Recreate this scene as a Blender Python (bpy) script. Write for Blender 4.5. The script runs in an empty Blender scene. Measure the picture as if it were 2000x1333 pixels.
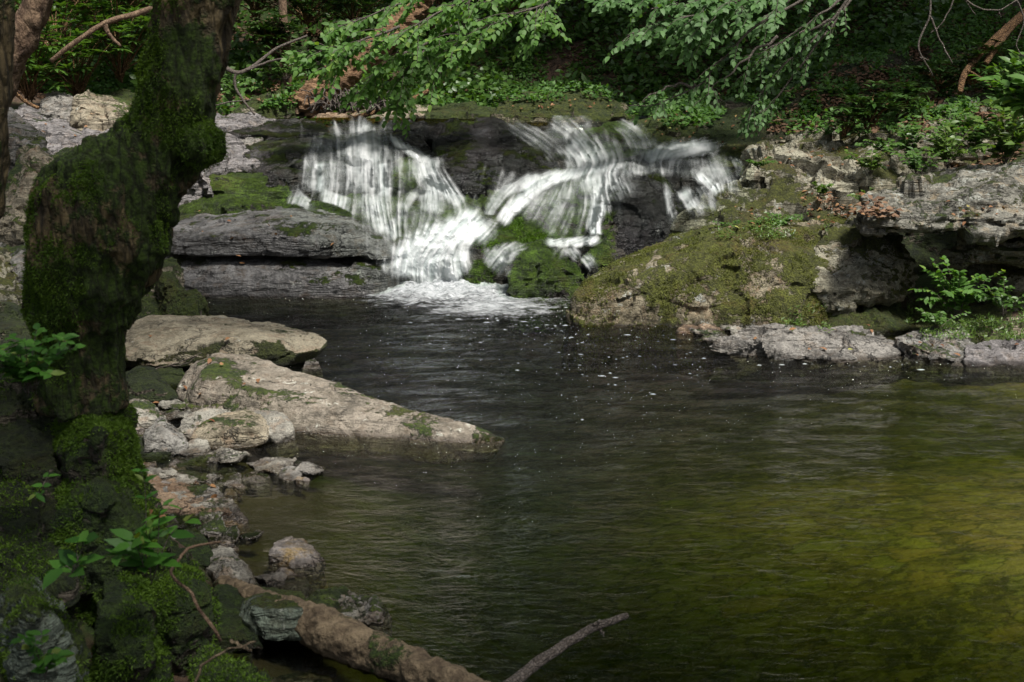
import bpy, bmesh, math, random
import numpy as np
from mathutils import Vector, Matrix, Euler
from mathutils.bvhtree import BVHTree
R_ = math.radians
S = bpy.context.scene
COL = S.collection
# ------------------------------------------------------------------ camera
FPX = 2400.0; CAMZ = 2.0; HZ = 150.0
PITCH = math.atan((666.5 - HZ) / FPX)
cd = bpy.data.cameras.new('camera'); cam = bpy.data.objects.new('camera', cd); COL.objects.link(cam)
cam.location = (0, 0, CAMZ); cam.rotation_euler = (math.pi / 2 - PITCH, 0, 0)
cd.sensor_width = 36; cd.lens = 36 * FPX / 2000.0
cd.clip_start = 0.05; cd.clip_end = 500
cd.dof.use_dof = True; cd.dof.focus_distance = 11.0; cd.dof.aperture_fstop = 7.0
S.camera = cam
# ------------------------------------------------------------------ light
SUN_EL, SUN_AZ = R_(62), R_(142)            # azimuth measured from +Y towards +X
w = bpy.data.worlds.new('World'); S.world = w; w.use_nodes = True
wn = w.node_tree; bg = wn.nodes['Background']
sky = wn.nodes.new('ShaderNodeTexSky'); sky.sky_type = 'NISHITA'; sky.sun_disc = False
sky.sun_elevation = SUN_EL; sky.sun_rotation = SUN_AZ; sky.air_density = 1.0; sky.dust_density = 3.0
hs = wn.nodes.new('ShaderNodeHueSaturation'); hs.inputs['Saturation'].default_value = .5
wn.links.new(sky.outputs[0], hs.inputs['Color']); wn.links.new(hs.outputs[0], bg.inputs[0]); bg.inputs[1].default_value = 0.078
ld = bpy.data.lights.new('sun', 'SUN'); ld.energy = 4.6; ld.angle = R_(10.0); ld.color = (1, .965, .90)
sun = bpy.data.objects.new('sun', ld); COL.objects.link(sun); sun.location = (6, -6, 20)
sd = Vector((math.sin(SUN_AZ) * math.cos(SUN_EL), math.cos(SUN_AZ) * math.cos(SUN_EL), math.sin(SUN_EL)))
sun.rotation_euler = sd.to_track_quat('Z', 'Y').to_euler()
S.view_settings.view_transform = 'Standard'; S.view_settings.look = 'None'
S.view_settings.exposure = 0.45; S.view_settings.gamma = 1.0
S.cycles.use_denoising = True
S.cycles.max_bounces = 8; S.cycles.diffuse_bounces = 3; S.cycles.glossy_bounces = 3
S.cycles.transmission_bounces = 4; S.cycles.transparent_max_bounces = 24
S.cycles.caustics_reflective = False; S.cycles.caustics_refractive = False
S.cycles.sample_clamp_indirect = 4.0

# ------------------------------------------------------------------ projection
CP, SP = math.cos(PITCH), math.sin(PITCH)
def ray(px, py):
    X = (px - 1000.0) / FPX; U = (666.5 - py) / FPX
    return np.array([X, CP + U * SP, -SP + U * CP])
def P(px, py, Y):
    d = ray(px, py); return np.array([0, 0, CAMZ]) + d * (Y / d[1])
def W(px, py, z=0.0):
    d = ray(px, py); return np.array([0, 0, CAMZ]) + d * ((z - CAMZ) / d[2])
# ------------------------------------------------------------------ noise
_rng = np.random.RandomState(7)
_perm = _rng.permutation(256); _perm = np.concatenate([_perm, _perm, _perm])
_g = _rng.normal(size=(256, 3)); _g /= np.linalg.norm(_g, axis=1)[:, None]; _g = _g.astype(np.float32)
def pnoise(p):
    p = np.asarray(p, dtype=np.float32); i = np.floor(p).astype(np.int32); f = p - i; i &= 255
    u = f * f * f * (f * (f * 6 - 15) + 10); r = 0
    for dx in (0, 1):
        wx = u[:, 0] if dx else 1 - u[:, 0]
        for dy in (0, 1):
            wy = u[:, 1] if dy else 1 - u[:, 1]
            h = _perm[_perm[i[:, 0] + dx] + i[:, 1] + dy]
            for dz in (0, 1):
                wz = u[:, 2] if dz else 1 - u[:, 2]
                g = _g[_perm[h + i[:, 2] + dz]]
                r = r + wx * wy * wz * (g[:, 0] * (f[:, 0] - dx) + g[:, 1] * (f[:, 1] - dy) + g[:, 2] * (f[:, 2] - dz))
    return r * 1.4
def fbm(p, o=4, g=.5):
    a = 1; s = 0; p = np.asarray(p, dtype=np.float32)
    for k in range(o):
        s = s + a * pnoise(p * (2.03 ** k) + 17.3 * k); a *= g
    return s
def ridged(p, o=3):
    a = 1; s = 0
    for k in range(o):
        s = s + a * (1 - 2 * np.abs(pnoise(p * (2.1 ** k) + 31.7 * k))); a *= .5
    return s
def sst(x, a, b):
    t = np.clip((x - a) / (b - a), 0, 1); return t * t * (3 - 2 * t)
# ------------------------------------------------------------------ materials
class NT:
    def __init__(s, name):
        s.m = bpy.data.materials.new(name); s.m.use_nodes = True; s.t = s.m.node_tree; s.t.nodes.clear()
        s.out = s.t.nodes.new('ShaderNodeOutputMaterial')
    def n(s, typ, _o=0, _p=None, **kw):
        nd = s.t.nodes.new('ShaderNode' + typ)
        for k, v in (_p or {}).items(): setattr(nd, k, v)
        for k, v in kw.items():
            k = int(k[1:]) if k[0] == 'i' and k[1:].isdigit() else k.replace('_', ' ')
            s.set(nd.inputs[k], v)
        return nd if _o is None else nd.outputs[_o]
    def set(s, sock, v):
        if isinstance(v, bpy.types.NodeSocket): s.t.links.new(v, sock)
        elif isinstance(v, (tuple, list)) and len(v) == 3 and sock.type == 'RGBA': sock.default_value = (*v, 1)
        else: sock.default_value = v
    def math(s, op, a, b=0.0, clamp=False): return s.n('Math', 0, dict(operation=op, use_clamp=clamp), i0=a, i1=b)
    def mix(s, f, a, b, mode='MIX'):
        nd = s.t.nodes.new('ShaderNodeMix'); nd.data_type = 'RGBA'; nd.blend_type = mode
        s.set(nd.inputs[0], f); s.set(nd.inputs[6], a); s.set(nd.inputs[7], b); return nd.outputs[2]
    def step(s, x, a, b):
        return s.n('MapRange', 0, dict(interpolation_type='SMOOTHSTEP'), Value=x, From_Min=a, From_Max=b)
    def noise(s, vec, sc, det=4, rough=.55, dist=0.0, o=0):
        return s.n('TexNoise', o, None, Vector=vec, Scale=sc, Detail=det, Roughness=rough, Distortion=dist)
    def pos(s): return s.n('NewGeometry', 0)
    def scale(s, v, sc, rot=(0, 0, 0)): return s.n('Mapping', 0, None, Vector=v, Scale=sc, Rotation=rot)
    def nz(s):
        g = s.t.nodes.new('ShaderNodeNewGeometry'); x = s.t.nodes.new('ShaderNodeSeparateXYZ')
        s.t.links.new(g.outputs['Normal'], x.inputs[0]); return x.outputs[2]
    def pz(s):
        x = s.t.nodes.new('ShaderNodeSeparateXYZ'); s.t.links.new(s.pos(), x.inputs[0]); return x.outputs
    def bump(s, h, st=.5, d=.02, nrm=None):
        nd = s.t.nodes.new('ShaderNodeBump'); s.set(nd.inputs['Height'], h); nd.inputs['Strength'].default_value = st
        nd.inputs['Distance'].default_value = d
        if nrm is not None: s.set(nd.inputs['Normal'], nrm)
        return nd.outputs[0]
    def done(s, sh): s.t.links.new(sh, s.out.inputs[0]); return s.m
def rock_mat(name, c1, c2, c3=(.25, .2, .16), moss=0.0, mosscol=(.07, .10, .012), moss2=(.025, .045, .006), mossn=1.0,
             lichen=.0, wet=True, allwet=0.0, rot=(.25, .5, .3), rough=.85, msc=2.2, stw=.6, bd=.035, lcol=(.42, .43, .38)):
    m = NT(name); p = m.pos()
    big = m.noise(p, 2.3, 5, .6, .6); fine = m.noise(p, 26, 6, .7); mid = m.noise(p, 8, 5, .65, .3)
    st = m.noise(m.scale(p, (2.5, 2.5, 19), rot), 1.0, 4, .6, .4)
    c = m.mix(m.step(big, .40, .60), c1, c2)
    c = m.mix(m.math('MULTIPLY', m.step(mid, .5, .62), .75), c, c3)
    c = m.mix(m.math('MULTIPLY', m.step(st, .52, .6), .65), c, tuple(x * .4 for x in c1))
    c = m.mix(m.math('MULTIPLY', m.step(fine, .44, .62), .45), c, tuple(min(1, x * 1.5) for x in c2), 'MIX')
    wp = m.n('VectorMath', 0, dict(operation='ADD'), i0=p, i1=m.n('VectorMath', 0, dict(operation='SCALE'), i0=m.noise(p, 5, 4, .7, 0, 1), Scale=.35))
    ck = m.math('SUBTRACT', 1.0, m.step(m.n('TexVoronoi', 0, dict(feature='DISTANCE_TO_EDGE'), Vector=m.scale(wp, (1, 1, 2.2), rot), Scale=2.4), .004, .022))
    ck = m.math('MULTIPLY', ck, m.step(m.noise(p, 2.1, 3), .42, .55))
    c = m.mix(m.math('MULTIPLY', ck, .8), c, tuple(x * .15 for x in c1))
    sp = m.noise(p, 90, 3, .6)
    c = m.mix(m.math('MULTIPLY', m.step(sp, .52, .62), .5), c, tuple(x * .3 for x in c1))
    if lichen > 0:
        l1 = m.noise(p, 5.5, 6, .75, .2)
        lf = m.math('MULTIPLY', m.step(l1, .66 - .12 * lichen, .72 - .12 * lichen), m.step(m.noise(p, 45, 3), .35, .55))
        c = m.mix(lf, c, lcol)
    h = m.math('ADD', m.math('MULTIPLY', fine, 1.0), m.math('SUBTRACT', m.math('MULTIPLY', m.step(st, .4, .62), stw), m.math('MULTIPLY', ck, .8)))
    h = m.math('ADD', h, m.math('MULTIPLY', m.noise(p, 110, 3, .6), .3))
    rg = rough
    if moss > 0:
        mn = m.noise(p, msc, 6, .72, .3); mf = m.noise(p, 38, 4, .6)
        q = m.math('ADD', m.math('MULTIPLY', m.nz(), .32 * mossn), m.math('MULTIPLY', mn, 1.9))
        q = m.math('ADD', q, m.math('MULTIPLY', mf, .35))
        th = 1.62 - .62 * moss
        k = m.step(q, th, th + .1)
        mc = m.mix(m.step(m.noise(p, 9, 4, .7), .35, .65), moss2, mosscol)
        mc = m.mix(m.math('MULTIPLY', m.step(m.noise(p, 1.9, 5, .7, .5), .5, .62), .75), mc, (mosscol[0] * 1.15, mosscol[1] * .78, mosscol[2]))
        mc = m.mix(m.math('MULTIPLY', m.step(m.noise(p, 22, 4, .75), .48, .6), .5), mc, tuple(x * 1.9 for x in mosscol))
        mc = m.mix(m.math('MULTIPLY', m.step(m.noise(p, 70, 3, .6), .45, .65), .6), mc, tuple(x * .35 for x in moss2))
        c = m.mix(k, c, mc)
        h = m.math('ADD', h, m.math('MULTIPLY', k, m.math('ADD', .35, m.math('MULTIPLY', m.noise(p, 75, 4, .7), 2.2))))
    if wet:
        z = m.math('SUBTRACT', m.pz()[2], m.math('MULTIPLY', m.noise(p, 6, 4), .05))
        wf = m.math('SUBTRACT', 1.0, m.step(z, -.02, .016)) if allwet == 0 else allwet
        if allwet: wf = m.math('MULTIPLY', m.step(m.noise(p, 3, 3), .25, .5), allwet)
        c = m.mix(wf, c, m.mix(1.0, c, (.36, .33, .30), 'MULTIPLY'))
        rg = m.math('SUBTRACT', rough, m.math('MULTIPLY', wf, rough - .22))
    b = m.n('BsdfPrincipled', 0, None, Base_Color=c, Roughness=rg, Normal=m.bump(h, 1.0, bd))
    return m.done(b)
def leaf_mat(name, c1, c2, trans=.3, rough=.42, c3=None):
    m = NT(name); a = m.n('Attribute', 2, dict(attribute_name='rnd'))
    c = m.mix(a, c1, c2)
    if c3: c = m.mix(m.step(a, .9, .96), c, c3)
    c = m.mix(m.math('MULTIPLY', m.noise(m.pos(), 3, 2), .25), c, tuple(x * .5 for x in c1))
    b = m.n('BsdfPrincipled', 0, None, Base_Color=c, Roughness=rough)
    t = m.n('BsdfTranslucent', 0, None, Color=m.mix(1.0, c, (1.5, 1.5, .5), 'MULTIPLY'))
    x = m.n('MixShader', 0, None, i0=trans, i1=b, i2=t)
    return m.done(x)
def bark_mat(name, c1, c2, moss=0.0, sc=(14, 14, 3), mosscol=(.05, .085, .008), crk=1.0):
    m = NT(name); p = m.pos(); v = m.scale(p, sc)
    a = m.noise(v, 1.6, 6, .7, .5); b2 = m.noise(p, 40, 4, .7)
    c = m.mix(m.step(a, .35, .65), c1, c2); c = m.mix(m.math('MULTIPLY', m.step(b2, .5, .7), .5), c, tuple(x * .3 for x in c1))
    h = m.math('ADD', a, m.math('MULTIPLY', b2, .5))
    if moss:
        mn = m.noise(p, 3.5, 6, .7); k = m.step(mn, .62 - .3 * moss, .68 - .3 * moss)
        mc = m.mix(m.step(m.noise(p, 50, 4, .7), .35, .65), tuple(x * .25 for x in mosscol), mosscol)
        c = m.mix(k, c, mc); h = m.math('ADD', h, m.math('MULTIPLY', k, m.noise(p, 90, 4, .7)))
    vb = m.n('TexVoronoi', 0, dict(feature='DISTANCE_TO_EDGE'), Vector=m.scale(p, tuple(x * 2.2 for x in sc)), Scale=1.0)
    c = m.mix(m.math('MULTIPLY', m.math('SUBTRACT', 1.0, m.step(vb, .0, .12)), .55 * crk), c, tuple(x * .25 for x in c1)); h = m.math('ADD', h, m.math('MULTIPLY', m.step(vb, 0, .2), .5 * crk))
    return m.done(m.n('BsdfPrincipled', 0, None, Base_Color=c, Roughness=.9, Normal=m.bump(h, .9, .025)))
# ------------------------------------------------------------------ mesh tools
def link_mesh(name, me, mat=None, parent=None, smooth=True, loc=None):
    o = bpy.data.objects.new(name, me)
    if mat: me.materials.append(mat)
    if smooth: me.polygons.foreach_set('use_smooth', np.ones(len(me.polygons), dtype=bool))
    COL.objects.link(o)
    if loc is not None:
        co = vcoords(me); co -= np.array(loc); me.vertices.foreach_set('co', co.ravel()); o.location = loc; me.update()
    if parent is not None:
        o.parent = parent
        if loc is None:                      # mesh built in world coordinates: keep it in place
            o.matrix_parent_inverse = Matrix.Translation(-Vector(parent.location))
    return o
def tag(o, label=None, cat=None, group=None, kind=None):
    if label: o['label'] = label
    if cat: o['category'] = cat
    if group: o['group'] = group
    if kind: o['kind'] = kind
    return o
def empty(name, loc, label, cat, group=None):
    o = bpy.data.objects.new(name, None); COL.objects.link(o); o.location = loc; o.empty_display_size = .2
    return tag(o, label, cat, group)
def np_mesh(name, V, F, rnd=None):
    V = np.asarray(V, dtype=np.float32); F = np.asarray(F, dtype=np.int32); k = F.shape[1]
    me = bpy.data.meshes.new(name); me.vertices.add(len(V)); me.vertices.foreach_set('co', V.ravel())
    me.loops.add(F.size); me.loops.foreach_set('vertex_index', F.ravel())
    me.polygons.add(len(F)); me.polygons.foreach_set('loop_start', np.arange(0, F.size, k, dtype=np.int32))
    me.update(calc_edges=True)
    if rnd is not None:
        a = me.attributes.new('rnd', 'FLOAT', 'FACE'); a.data.foreach_set('value', np.asarray(rnd, dtype=np.float32))
    return me
def vcoords(me):
    a = np.empty(len(me.vertices) * 3, dtype=np.float32); me.vertices.foreach_get('co', a); return a.reshape(-1, 3).astype(np.float64)
def vnormals(me):
    a = np.empty(len(me.vertices) * 3, dtype=np.float32); me.vertex_normals.foreach_get('vector', a); return a.reshape(-1, 3)
def remesh(bm, vox, smooth=2, sf=.5):
    me = bpy.data.meshes.new('tmp'); bm.to_mesh(me); bm.free()
    o = bpy.data.objects.new('tmp', me); COL.objects.link(o)
    r = o.modifiers.new('r', 'REMESH'); r.mode = 'VOXEL'; r.voxel_size = vox; r.adaptivity = 0
    if smooth:
        s = o.modifiers.new('s', 'SMOOTH'); s.iterations = smooth; s.factor = sf
    dg = bpy.context.evaluated_depsgraph_get(); dg.update()
    ev = o.evaluated_get(dg); out = bpy.data.meshes.new_from_object(ev)
    bpy.data.objects.remove(o); bpy.data.meshes.remove(me)
    return out
def hull(bm, pts):
    vs = [bm.verts.new(tuple(p)) for p in pts]
    r = bmesh.ops.convex_hull(bm, input=vs)
    bad = [g for g in r['geom_interior'] + r['geom_unused'] if isinstance(g, bmesh.types.BMVert) and g.is_valid and not g.link_faces]
    if bad: bmesh.ops.delete(bm, geom=list(set(bad)), context='VERTS')
ALL_ROCK_V = []; ALL_ROCK_F = []   # for ray casting
def register(me):
    V = vcoords(me); F = np.empty(len(me.loops), dtype=np.int32); me.loops.foreach_get('vertex_index', F)
    ls = np.empty(len(me.polygons), dtype=np.int32); me.polygons.foreach_get('loop_total', ls)
    off = sum(len(v) for v in ALL_ROCK_V)
    if (ls == 4).all(): ALL_ROCK_F.append(F.reshape(-1, 4) + off)
    else:
        st = np.concatenate([[0], np.cumsum(ls)[:-1]]); out = []
        for n_ in (3, 4):
            for s_ in st[ls == n_]: out.append([*F[s_:s_ + n_]] if n_ == 4 else [F[s_], F[s_ + 1], F[s_ + 2], F[s_ + 2]])
        ALL_ROCK_F.append(np.array(out) + off)
    ALL_ROCK_V.append(V)
QUAL = 1.0
seed_ctr = [0]
def cells(V, sc, seed):
    """facets: every Voronoi cell gets its own tilted plane"""
    q = (V * sc).astype(np.float32) + seed; i0 = np.floor(q).astype(np.int32); best = np.full(len(V), 9., dtype=np.float32)
    cid = np.zeros(len(V), dtype=np.int32); off = np.zeros((len(V), 3), dtype=np.float32)
    for dx in (-1, 0, 1):
        for dy in (-1, 0, 1):
            for dz in (-1, 0, 1):
                c = i0 + (dx, dy, dz); h = _perm[_perm[_perm[c[:, 0] & 255] + (c[:, 1] & 255)] + (c[:, 2] & 255)]
                f = c + .5 + _g[h] * .45; r = q - f; d2 = (r * r).sum(1); k = d2 < best
                best[k] = d2[k]; cid[k] = h[k]; off[k] = r[k]
    n = _g[(cid * 7 + 13) & 255]
    return (off * n).sum(1) / sc, (_g[cid][:, 0])
def rough_rock(bm, vox, Y, amp=1.0, strata=1.0, sdir=(.15, -.25, 1), sh=.07, sharp=1, jag=0.0, facet=1.0):
    me = remesh(bm, vox, sharp, .5)
    seed_ctr[0] += 1; so = np.array([seed_ctr[0] * 7.31, seed_ctr[0] * 3.7, seed_ctr[0] * 1.9]) % 97
    V = vcoords(me); N = vnormals(me); size = (V.max(0) - V.min(0)); s = float(np.sort(size)[1])
    fr = 1.6 / max(s, .12); s1 = min(1, s * 1.5)
    d = .035 * s1 * fbm(V * fr + so, 4) * amp
    if facet and sharp < 4:
        W_ = V + .12 / fr * np.stack([fbm(V * fr * 2 + so, 2), fbm(V * fr * 2 + so + 9, 2), fbm(V * fr * 2 + so + 21, 2)], 1)
        f1, c1 = cells(W_, fr * 1.5, so % 13); f2, c2 = cells(W_, fr * 4.2, so % 11)
        d += facet * amp * (.13 * f1 + .015 * s1 * c1 + .16 * f2 + .006 * s1 * c2)
    nd = np.array(sdir, dtype=float); nd /= np.linalg.norm(nd)
    t = V @ nd
    q = t / sh + fbm(V * 1.3 + so, 3) * 1.3
    cell = np.floor(q); fr_ = q - cell
    lay = np.sin(cell * 12.9898 + seed_ctr[0]) * 43758.5453; lay -= np.floor(lay)
    lay2 = np.sin((cell + 1) * 12.9898 + seed_ctr[0]) * 43758.5453; lay2 -= np.floor(lay2)
    lv = lay + (lay2 - lay) * sst(fr_, .85, 1.0)
    horiz = np.sqrt(np.clip(1 - (N @ nd) ** 2, 0, 1))
    msk = sst(fbm(V * 1.7 + so * 2, 3), -.3, .3)
    d += (lv - .5) * .045 * s1 * strata * horiz * (.2 + .8 * msk)
    d -= .02 * s1 * strata * horiz * np.exp(-((fr_ - .9) / .07) ** 2) * msk
    cr = np.abs(pnoise(V * np.array([1.5, 1.5, 2.6]) * fr * .8 + so))
    d -= .02 * s1 * np.exp(-(cr / .02) ** 2) * amp
    d += .009 * s1 * (ridged(V * fr * 5 + so, 3) - .4) * amp
    d += .004 * fbm(V * 22 + so, 3)
    if jag: d += jag * .035 * (ridged(V * np.array([2, 2, 6.]) + so, 5) - .5)
    V2 = V + N * d[:, None]
    me.vertices.foreach_set('co', V2.astype(np.float32).ravel()); me.update()
    return me
def outline_pts(o, Yn, D):
    ys = [p[1] for p in o]; y0, y1 = min(ys), max(ys); out = []
    for p in o:
        if len(p) > 2 and p[2] == 'w': out.append(W(p[0], p[1])); continue
        if len(p) > 2: v = p[2]
        else: v = (y1 - p[1]) / max(1, (y1 - y0))
        out.append(P(p[0], p[1], v if v > 1.5 else Yn + D * v))
    return out
ROCKS = {}
GS_NAME = 'rocks and stones along the left shore'
def rock(name, label, mat, pieces, Yn=None, D=.4, drop=.35, zb=None, vox=None, group=None, key=None, cat=None, flare=None, **kw):
    """pieces: list of pixel outlines+ridge points (px, py[, t | Y | 'w']); each becomes a hull with its own sides going down"""
    if not isinstance(pieces[0], list): pieces = [pieces]
    bm = bmesh.new(); allp = []
    for o in pieces:
        yn = Yn
        if group == GS_NAME and yn: yn = min(yn, W(1000, max(p[1] for p in o))[1])
        if yn is None:
            ym = max(p[1] for p in o); yn = W(1000, ym)[1]
        pts = outline_pts(o, yn, D)
        z0 = zb if zb is not None else min(p[2] for p in pts) - drop
        c = np.mean(pts, axis=0)
        lo = [np.array([c[0] + (p[0] - c[0]) * (flare or (1.18 if group == GS_NAME else 1.06)), max(p[1], yn + .02) if len(pts) else p[1], z0]) for p in pts]
        hull(bm, pts + lo); allp += pts
    allp = np.array(allp); ymid = float(allp[:, 1].mean())
    bb = allp.max(0) - allp.min(0)
    v = vox or min(max(.0022 * ymid, .006), max(.006, float(bb.max()) / 55))
    v = max(v, float(bb.max()) / 260)
    if group == GS_NAME and 'facet' not in kw: kw['facet'] = .6; kw.setdefault('sharp', 2); kw.setdefault('strata', .4); kw['amp'] = kw.get('amp', 1) * .75
    me = rough_rock(bm, v / QUAL, ymid, **kw)
    V = vcoords(me); loc = (float(V[:, 0].mean()), float(V[:, 1].mean()), float(V[:, 2].min()))
    register(me)
    o = link_mesh(name, me, mat, loc=loc)
    if kw.get('sharp', 1) < 4: me.set_sharp_from_angle(angle=R_(38))
    tag(o, label, cat or ('boulder' if 'boulder' in name else 'rock'), group)
    if key: ROCKS[key] = o
    return o
def tube_rings(path, radii, n=12, closed_ends=True, wob=0.0, seed=0):
    path = np.array(path, dtype=float); radii = np.array(radii, dtype=float)
    T = np.gradient(path, axis=0); T /= np.linalg.norm(T, axis=1)[:, None] + 1e-9
    ref = np.array([0.13, 0.97, 0.21]) if abs(T[0][2]) > .5 else np.array([0, 0.1, 1.0])
    V = []; a = np.linspace(0, 2 * np.pi, n, endpoint=False)
    for i in range(len(path)):
        u = np.cross(T[i], ref); u /= np.linalg.norm(u) + 1e-9; v = np.cross(u, T[i])
        r = radii[i] * (1 + (wob * pnoise(np.stack([np.cos(a) * 1.5 + seed, np.sin(a) * 1.5, np.full(n, i * .35)], 1)) if wob else 0))
        V.append(path[i] + (np.cos(a) * r)[:, None] * u + (np.sin(a) * r)[:, None] * v)
    V = np.concatenate(V); F = []
    m = len(path)
    ii, jj = np.meshgrid(np.arange(m - 1), np.arange(n), indexing='ij'); ii = ii.ravel(); jj = jj.ravel()
    F = np.stack([ii * n + jj, ii * n + (jj + 1) % n, (ii + 1) * n + (jj + 1) % n, (ii + 1) * n + jj], 1)
    if closed_ends:
        c0, c1 = len(V), len(V) + 1; V = np.concatenate([V, path[:1], path[-1:]])
        k = np.arange(n); F = np.concatenate([F, np.stack([np.full(n, c0), (k + 1) % n, k, k], 1)[:, [0, 1, 2, 2]], np.stack([np.full(n, c1), (m - 1) * n + k, (m - 1) * n + (k + 1) % n, (m - 1) * n + (k + 1) % n], 1)])
    return V, F
def crom(pts, n):
    """Catmull-Rom resample"""
    p = np.array(pts, dtype=float)
    if len(p) == 2: t = np.linspace(0, 1, n)[:, None]; return p[0] * (1 - t) + p[1] * t
    q = np.concatenate([[2 * p[0] - p[1]], p, [2 * p[-1] - p[-2]]])
    t = np.linspace(0, len(p) - 1 - 1e-6, n); i = t.astype(int); f = (t - i)[:, None]
    a, b, c, d = q[i], q[i + 1], q[i + 2], q[i + 3]
    return .5 * ((2 * b) + (-a + c) * f + (2 * a - 5 * b + 4 * c - d) * f ** 2 + (-a + 3 * b - 3 * c + d) * f ** 3)
class Acc:
    """collects quads"""
    def __init__(s): s.V = []; s.F = []; s.r = []; s.n = 0
    def add(s, V, F, r=0.5):
        F = np.asarray(F)
        s.V.append(np.asarray(V)); s.F.append(F + s.n); s.n += len(V)
        s.r.append(np.full(len(F), r) if np.isscalar(r) else np.asarray(r))
    def tube(s, pts, r0, r1, n=8, res=14, wob=0.0, jit=0.0, seed=0):
        p = crom(pts, res)
        if jit:
            L = np.linspace(0, 1, res)
            q = np.stack([L * 6 + seed, np.full(res, seed * 1.3), L * 0], 1)
            p = p + jit * np.stack([pnoise(q), pnoise(q + 9), pnoise(q + 21)], 1)
        rr = np.linspace(r0, r1, res)
        V, F = tube_rings(p, rr, n, True, wob, seed); s.add(V, F); return p
    def mesh(s, name):
        F = np.concatenate(s.F); V = np.concatenate(s.V); r = np.concatenate(s.r)
        tri = F[:, 2] == F[:, 3]
        if not tri.any(): return np_mesh(name, V, F, r)
        me = bpy.data.meshes.new(name); me.from_pydata(V.tolist(), [], [f[:3].tolist() if f[2] == f[3] else f.tolist() for f in F]); me.update()
        a = me.attributes.new('rnd', 'FLOAT', 'FACE'); a.data.foreach_set('value', r.astype(np.float32)); return me
def leaves(pos, direc, nrm, length, width, rng, fold=.18, lod=1, curl=.15):
    """vectorised leaves. lod 1: 6 faces oval; lod 0: 2 quads kite"""
    n = len(pos); pos = np.asarray(pos); d = direc / (np.linalg.norm(direc, axis=1)[:, None] + 1e-9)
    s = np.cross(d, nrm); s /= np.linalg.norm(s, axis=1)[:, None] + 1e-9; u = np.cross(s, d)
    L = np.broadcast_to(length, (n,))[:, None]; Wd = np.broadcast_to(width, (n,))[:, None]
    if lod == 0:
        pr = [(0, 0, 0), (.45, -.5, 1), (1, 0, -1), (.45, .5, 1)]; fc = [[0, 1, 2, 3]]
        prof = pr
    else:
        prof = [(0, 0, 0), (.25, -.42, 1), (.6, -.42, 1), (1, 0, -1), (.6, .42, 1), (.25, .42, 1), (.25, 0, 0), (.6, 0, 0)]
        fc = [[0, 1, 6, 5], [1, 2, 7, 6], [6, 7, 4, 5], [7, 2, 3, 4]]
    V = np.empty((n, len(prof), 3))
    for k, (a, b, c) in enumerate(prof):
        z = (fold * abs(b) * 1.5 * (1 if c == 1 else 0)) * Wd - curl * a * a * L
        V[:, k] = pos + d * (a * L) + s * (b * Wd) + u * z
    base = (np.arange(n) * len(prof))[:, None, None]
    F = (np.array(fc)[None] + base).reshape(-1, 4)
    r = np.repeat(rng.rand(n), len(fc))
    return V.reshape(-1, 3), F, r
# ================================================================== ground
ZU = 1.43                                   # upper pool level
CT = [(-.5,3.6,-.4),(1,3.4,-.9),(3,3.4,-.9),(3,4.3,-.45),(6,3,-.5),(-.86,4.85,-.09),(-1.12,6.0,-.08),(-.6,4.5,-.12),(0,5,-.5),(1.2,5.5,-.3),(2,5.5,-.18),(4,5.5,-.15),(1,6.6,-.3),(2.4,4.6,-.24),(-1.2,5.5,-.12),(-1,7,-.35),(1,8,-.38),
 (3.0,7.3,-.25),(-1.5,9,-.45),(0,10.5,-.45),(-2.1,8.2,-.25),(-2.5,10.5,-.4),(-.85,4.6,-.12),(-1.55,6.4,-.08),(1.9,9,-.32),
 (-2.2,5.9,.10),(-2.7,7,.05),(-3.2,8.5,.1),(-3.8,10.5,.35),(-1.8,4.2,.6),(-2.3,5,.55),(-3,4,1.0),(-5,4,1.8),(-5,8,1.2),(-6,12,1.5),(-10,8,3),
 (-.98,3.3,-.02),(-1.3,3.8,.2),(-1.6,4.5,.5),(-1.45,5.15,-.06),(-1.12,4.55,-.1),(-1.1,6.1,-.12),(-.9,5.3,-.16),(-.75,4.7,-.18),(-1.5,7.2,-.2),(-.7,3.9,-.2),(-.55,3.0,-.1),(-1.85,5.6,-.06),(-1.75,6.2,-.08),(-2.05,6.9,-.08),(-2.3,7.6,-.06),(-1.8,3.2,.5),(-2,2,.9),(-1,1.5,.5),
 (0,0,.4),(1.5,1,.1),(3,1,-.2),(0,-8,1.5),(8,-8,3),(-8,-8,3),
 (-1,12,0),(0,12,-.1),(1,11.8,-.3),(2,12,0),(-1,13.5,.5),(1,13.5,.5),(2.3,13.5,.6),(-1,15,1.0),(1,15,1.0),(2,15.5,1.1),(0,17,1.1),(3,17,1.2),
 (-3.5,13.5,.7),(-5,15,1.1),(-3,16,1.25),(-6,17,1.5),(-3.3,12,.3),(-3,11.6,-.1),(-2.6,18.5,1.35),
 (-8,20,3.2),(-4,19.8,1.9),(0,19.6,1.5),(3,19.4,1.6),(5,19.5,2.3),(8,20,3.4),(-8,24,6.2),(-3,23,4.3),(0,23,4.0),(3,23,4.6),(8,24,6.5),(0,32,11),(-15,30,13),(15,30,13),(0,50,24),(-35,50,28),(35,50,28),
 (2,11.5,-.3),(2.2,10.2,-.3),(3,9.9,-.05),(4.5,9.9,.12),(4.2,10.7,.1),(4.5,12,.6),(3.5,13,.9),(6,12,1.5),(8,12,2.5),(5.5,15,2.0),(3.6,15.5,1.45),(7,17,3.2),(7,8.6,.7),(9,6,1.5),(6,6.5,-.1),(12,4,3),
 (-12,14,3.5),(-15,4,4),(-6,2,1.9),(25,10,10),(-28,10,10),(28,-8,8),(-28,-8,8)]
CT = np.array(CT, dtype=float)
def _u(r2): return np.where(r2 > 1e-12, r2 * np.log(r2 + 1e-12) * .5, 0)
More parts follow.
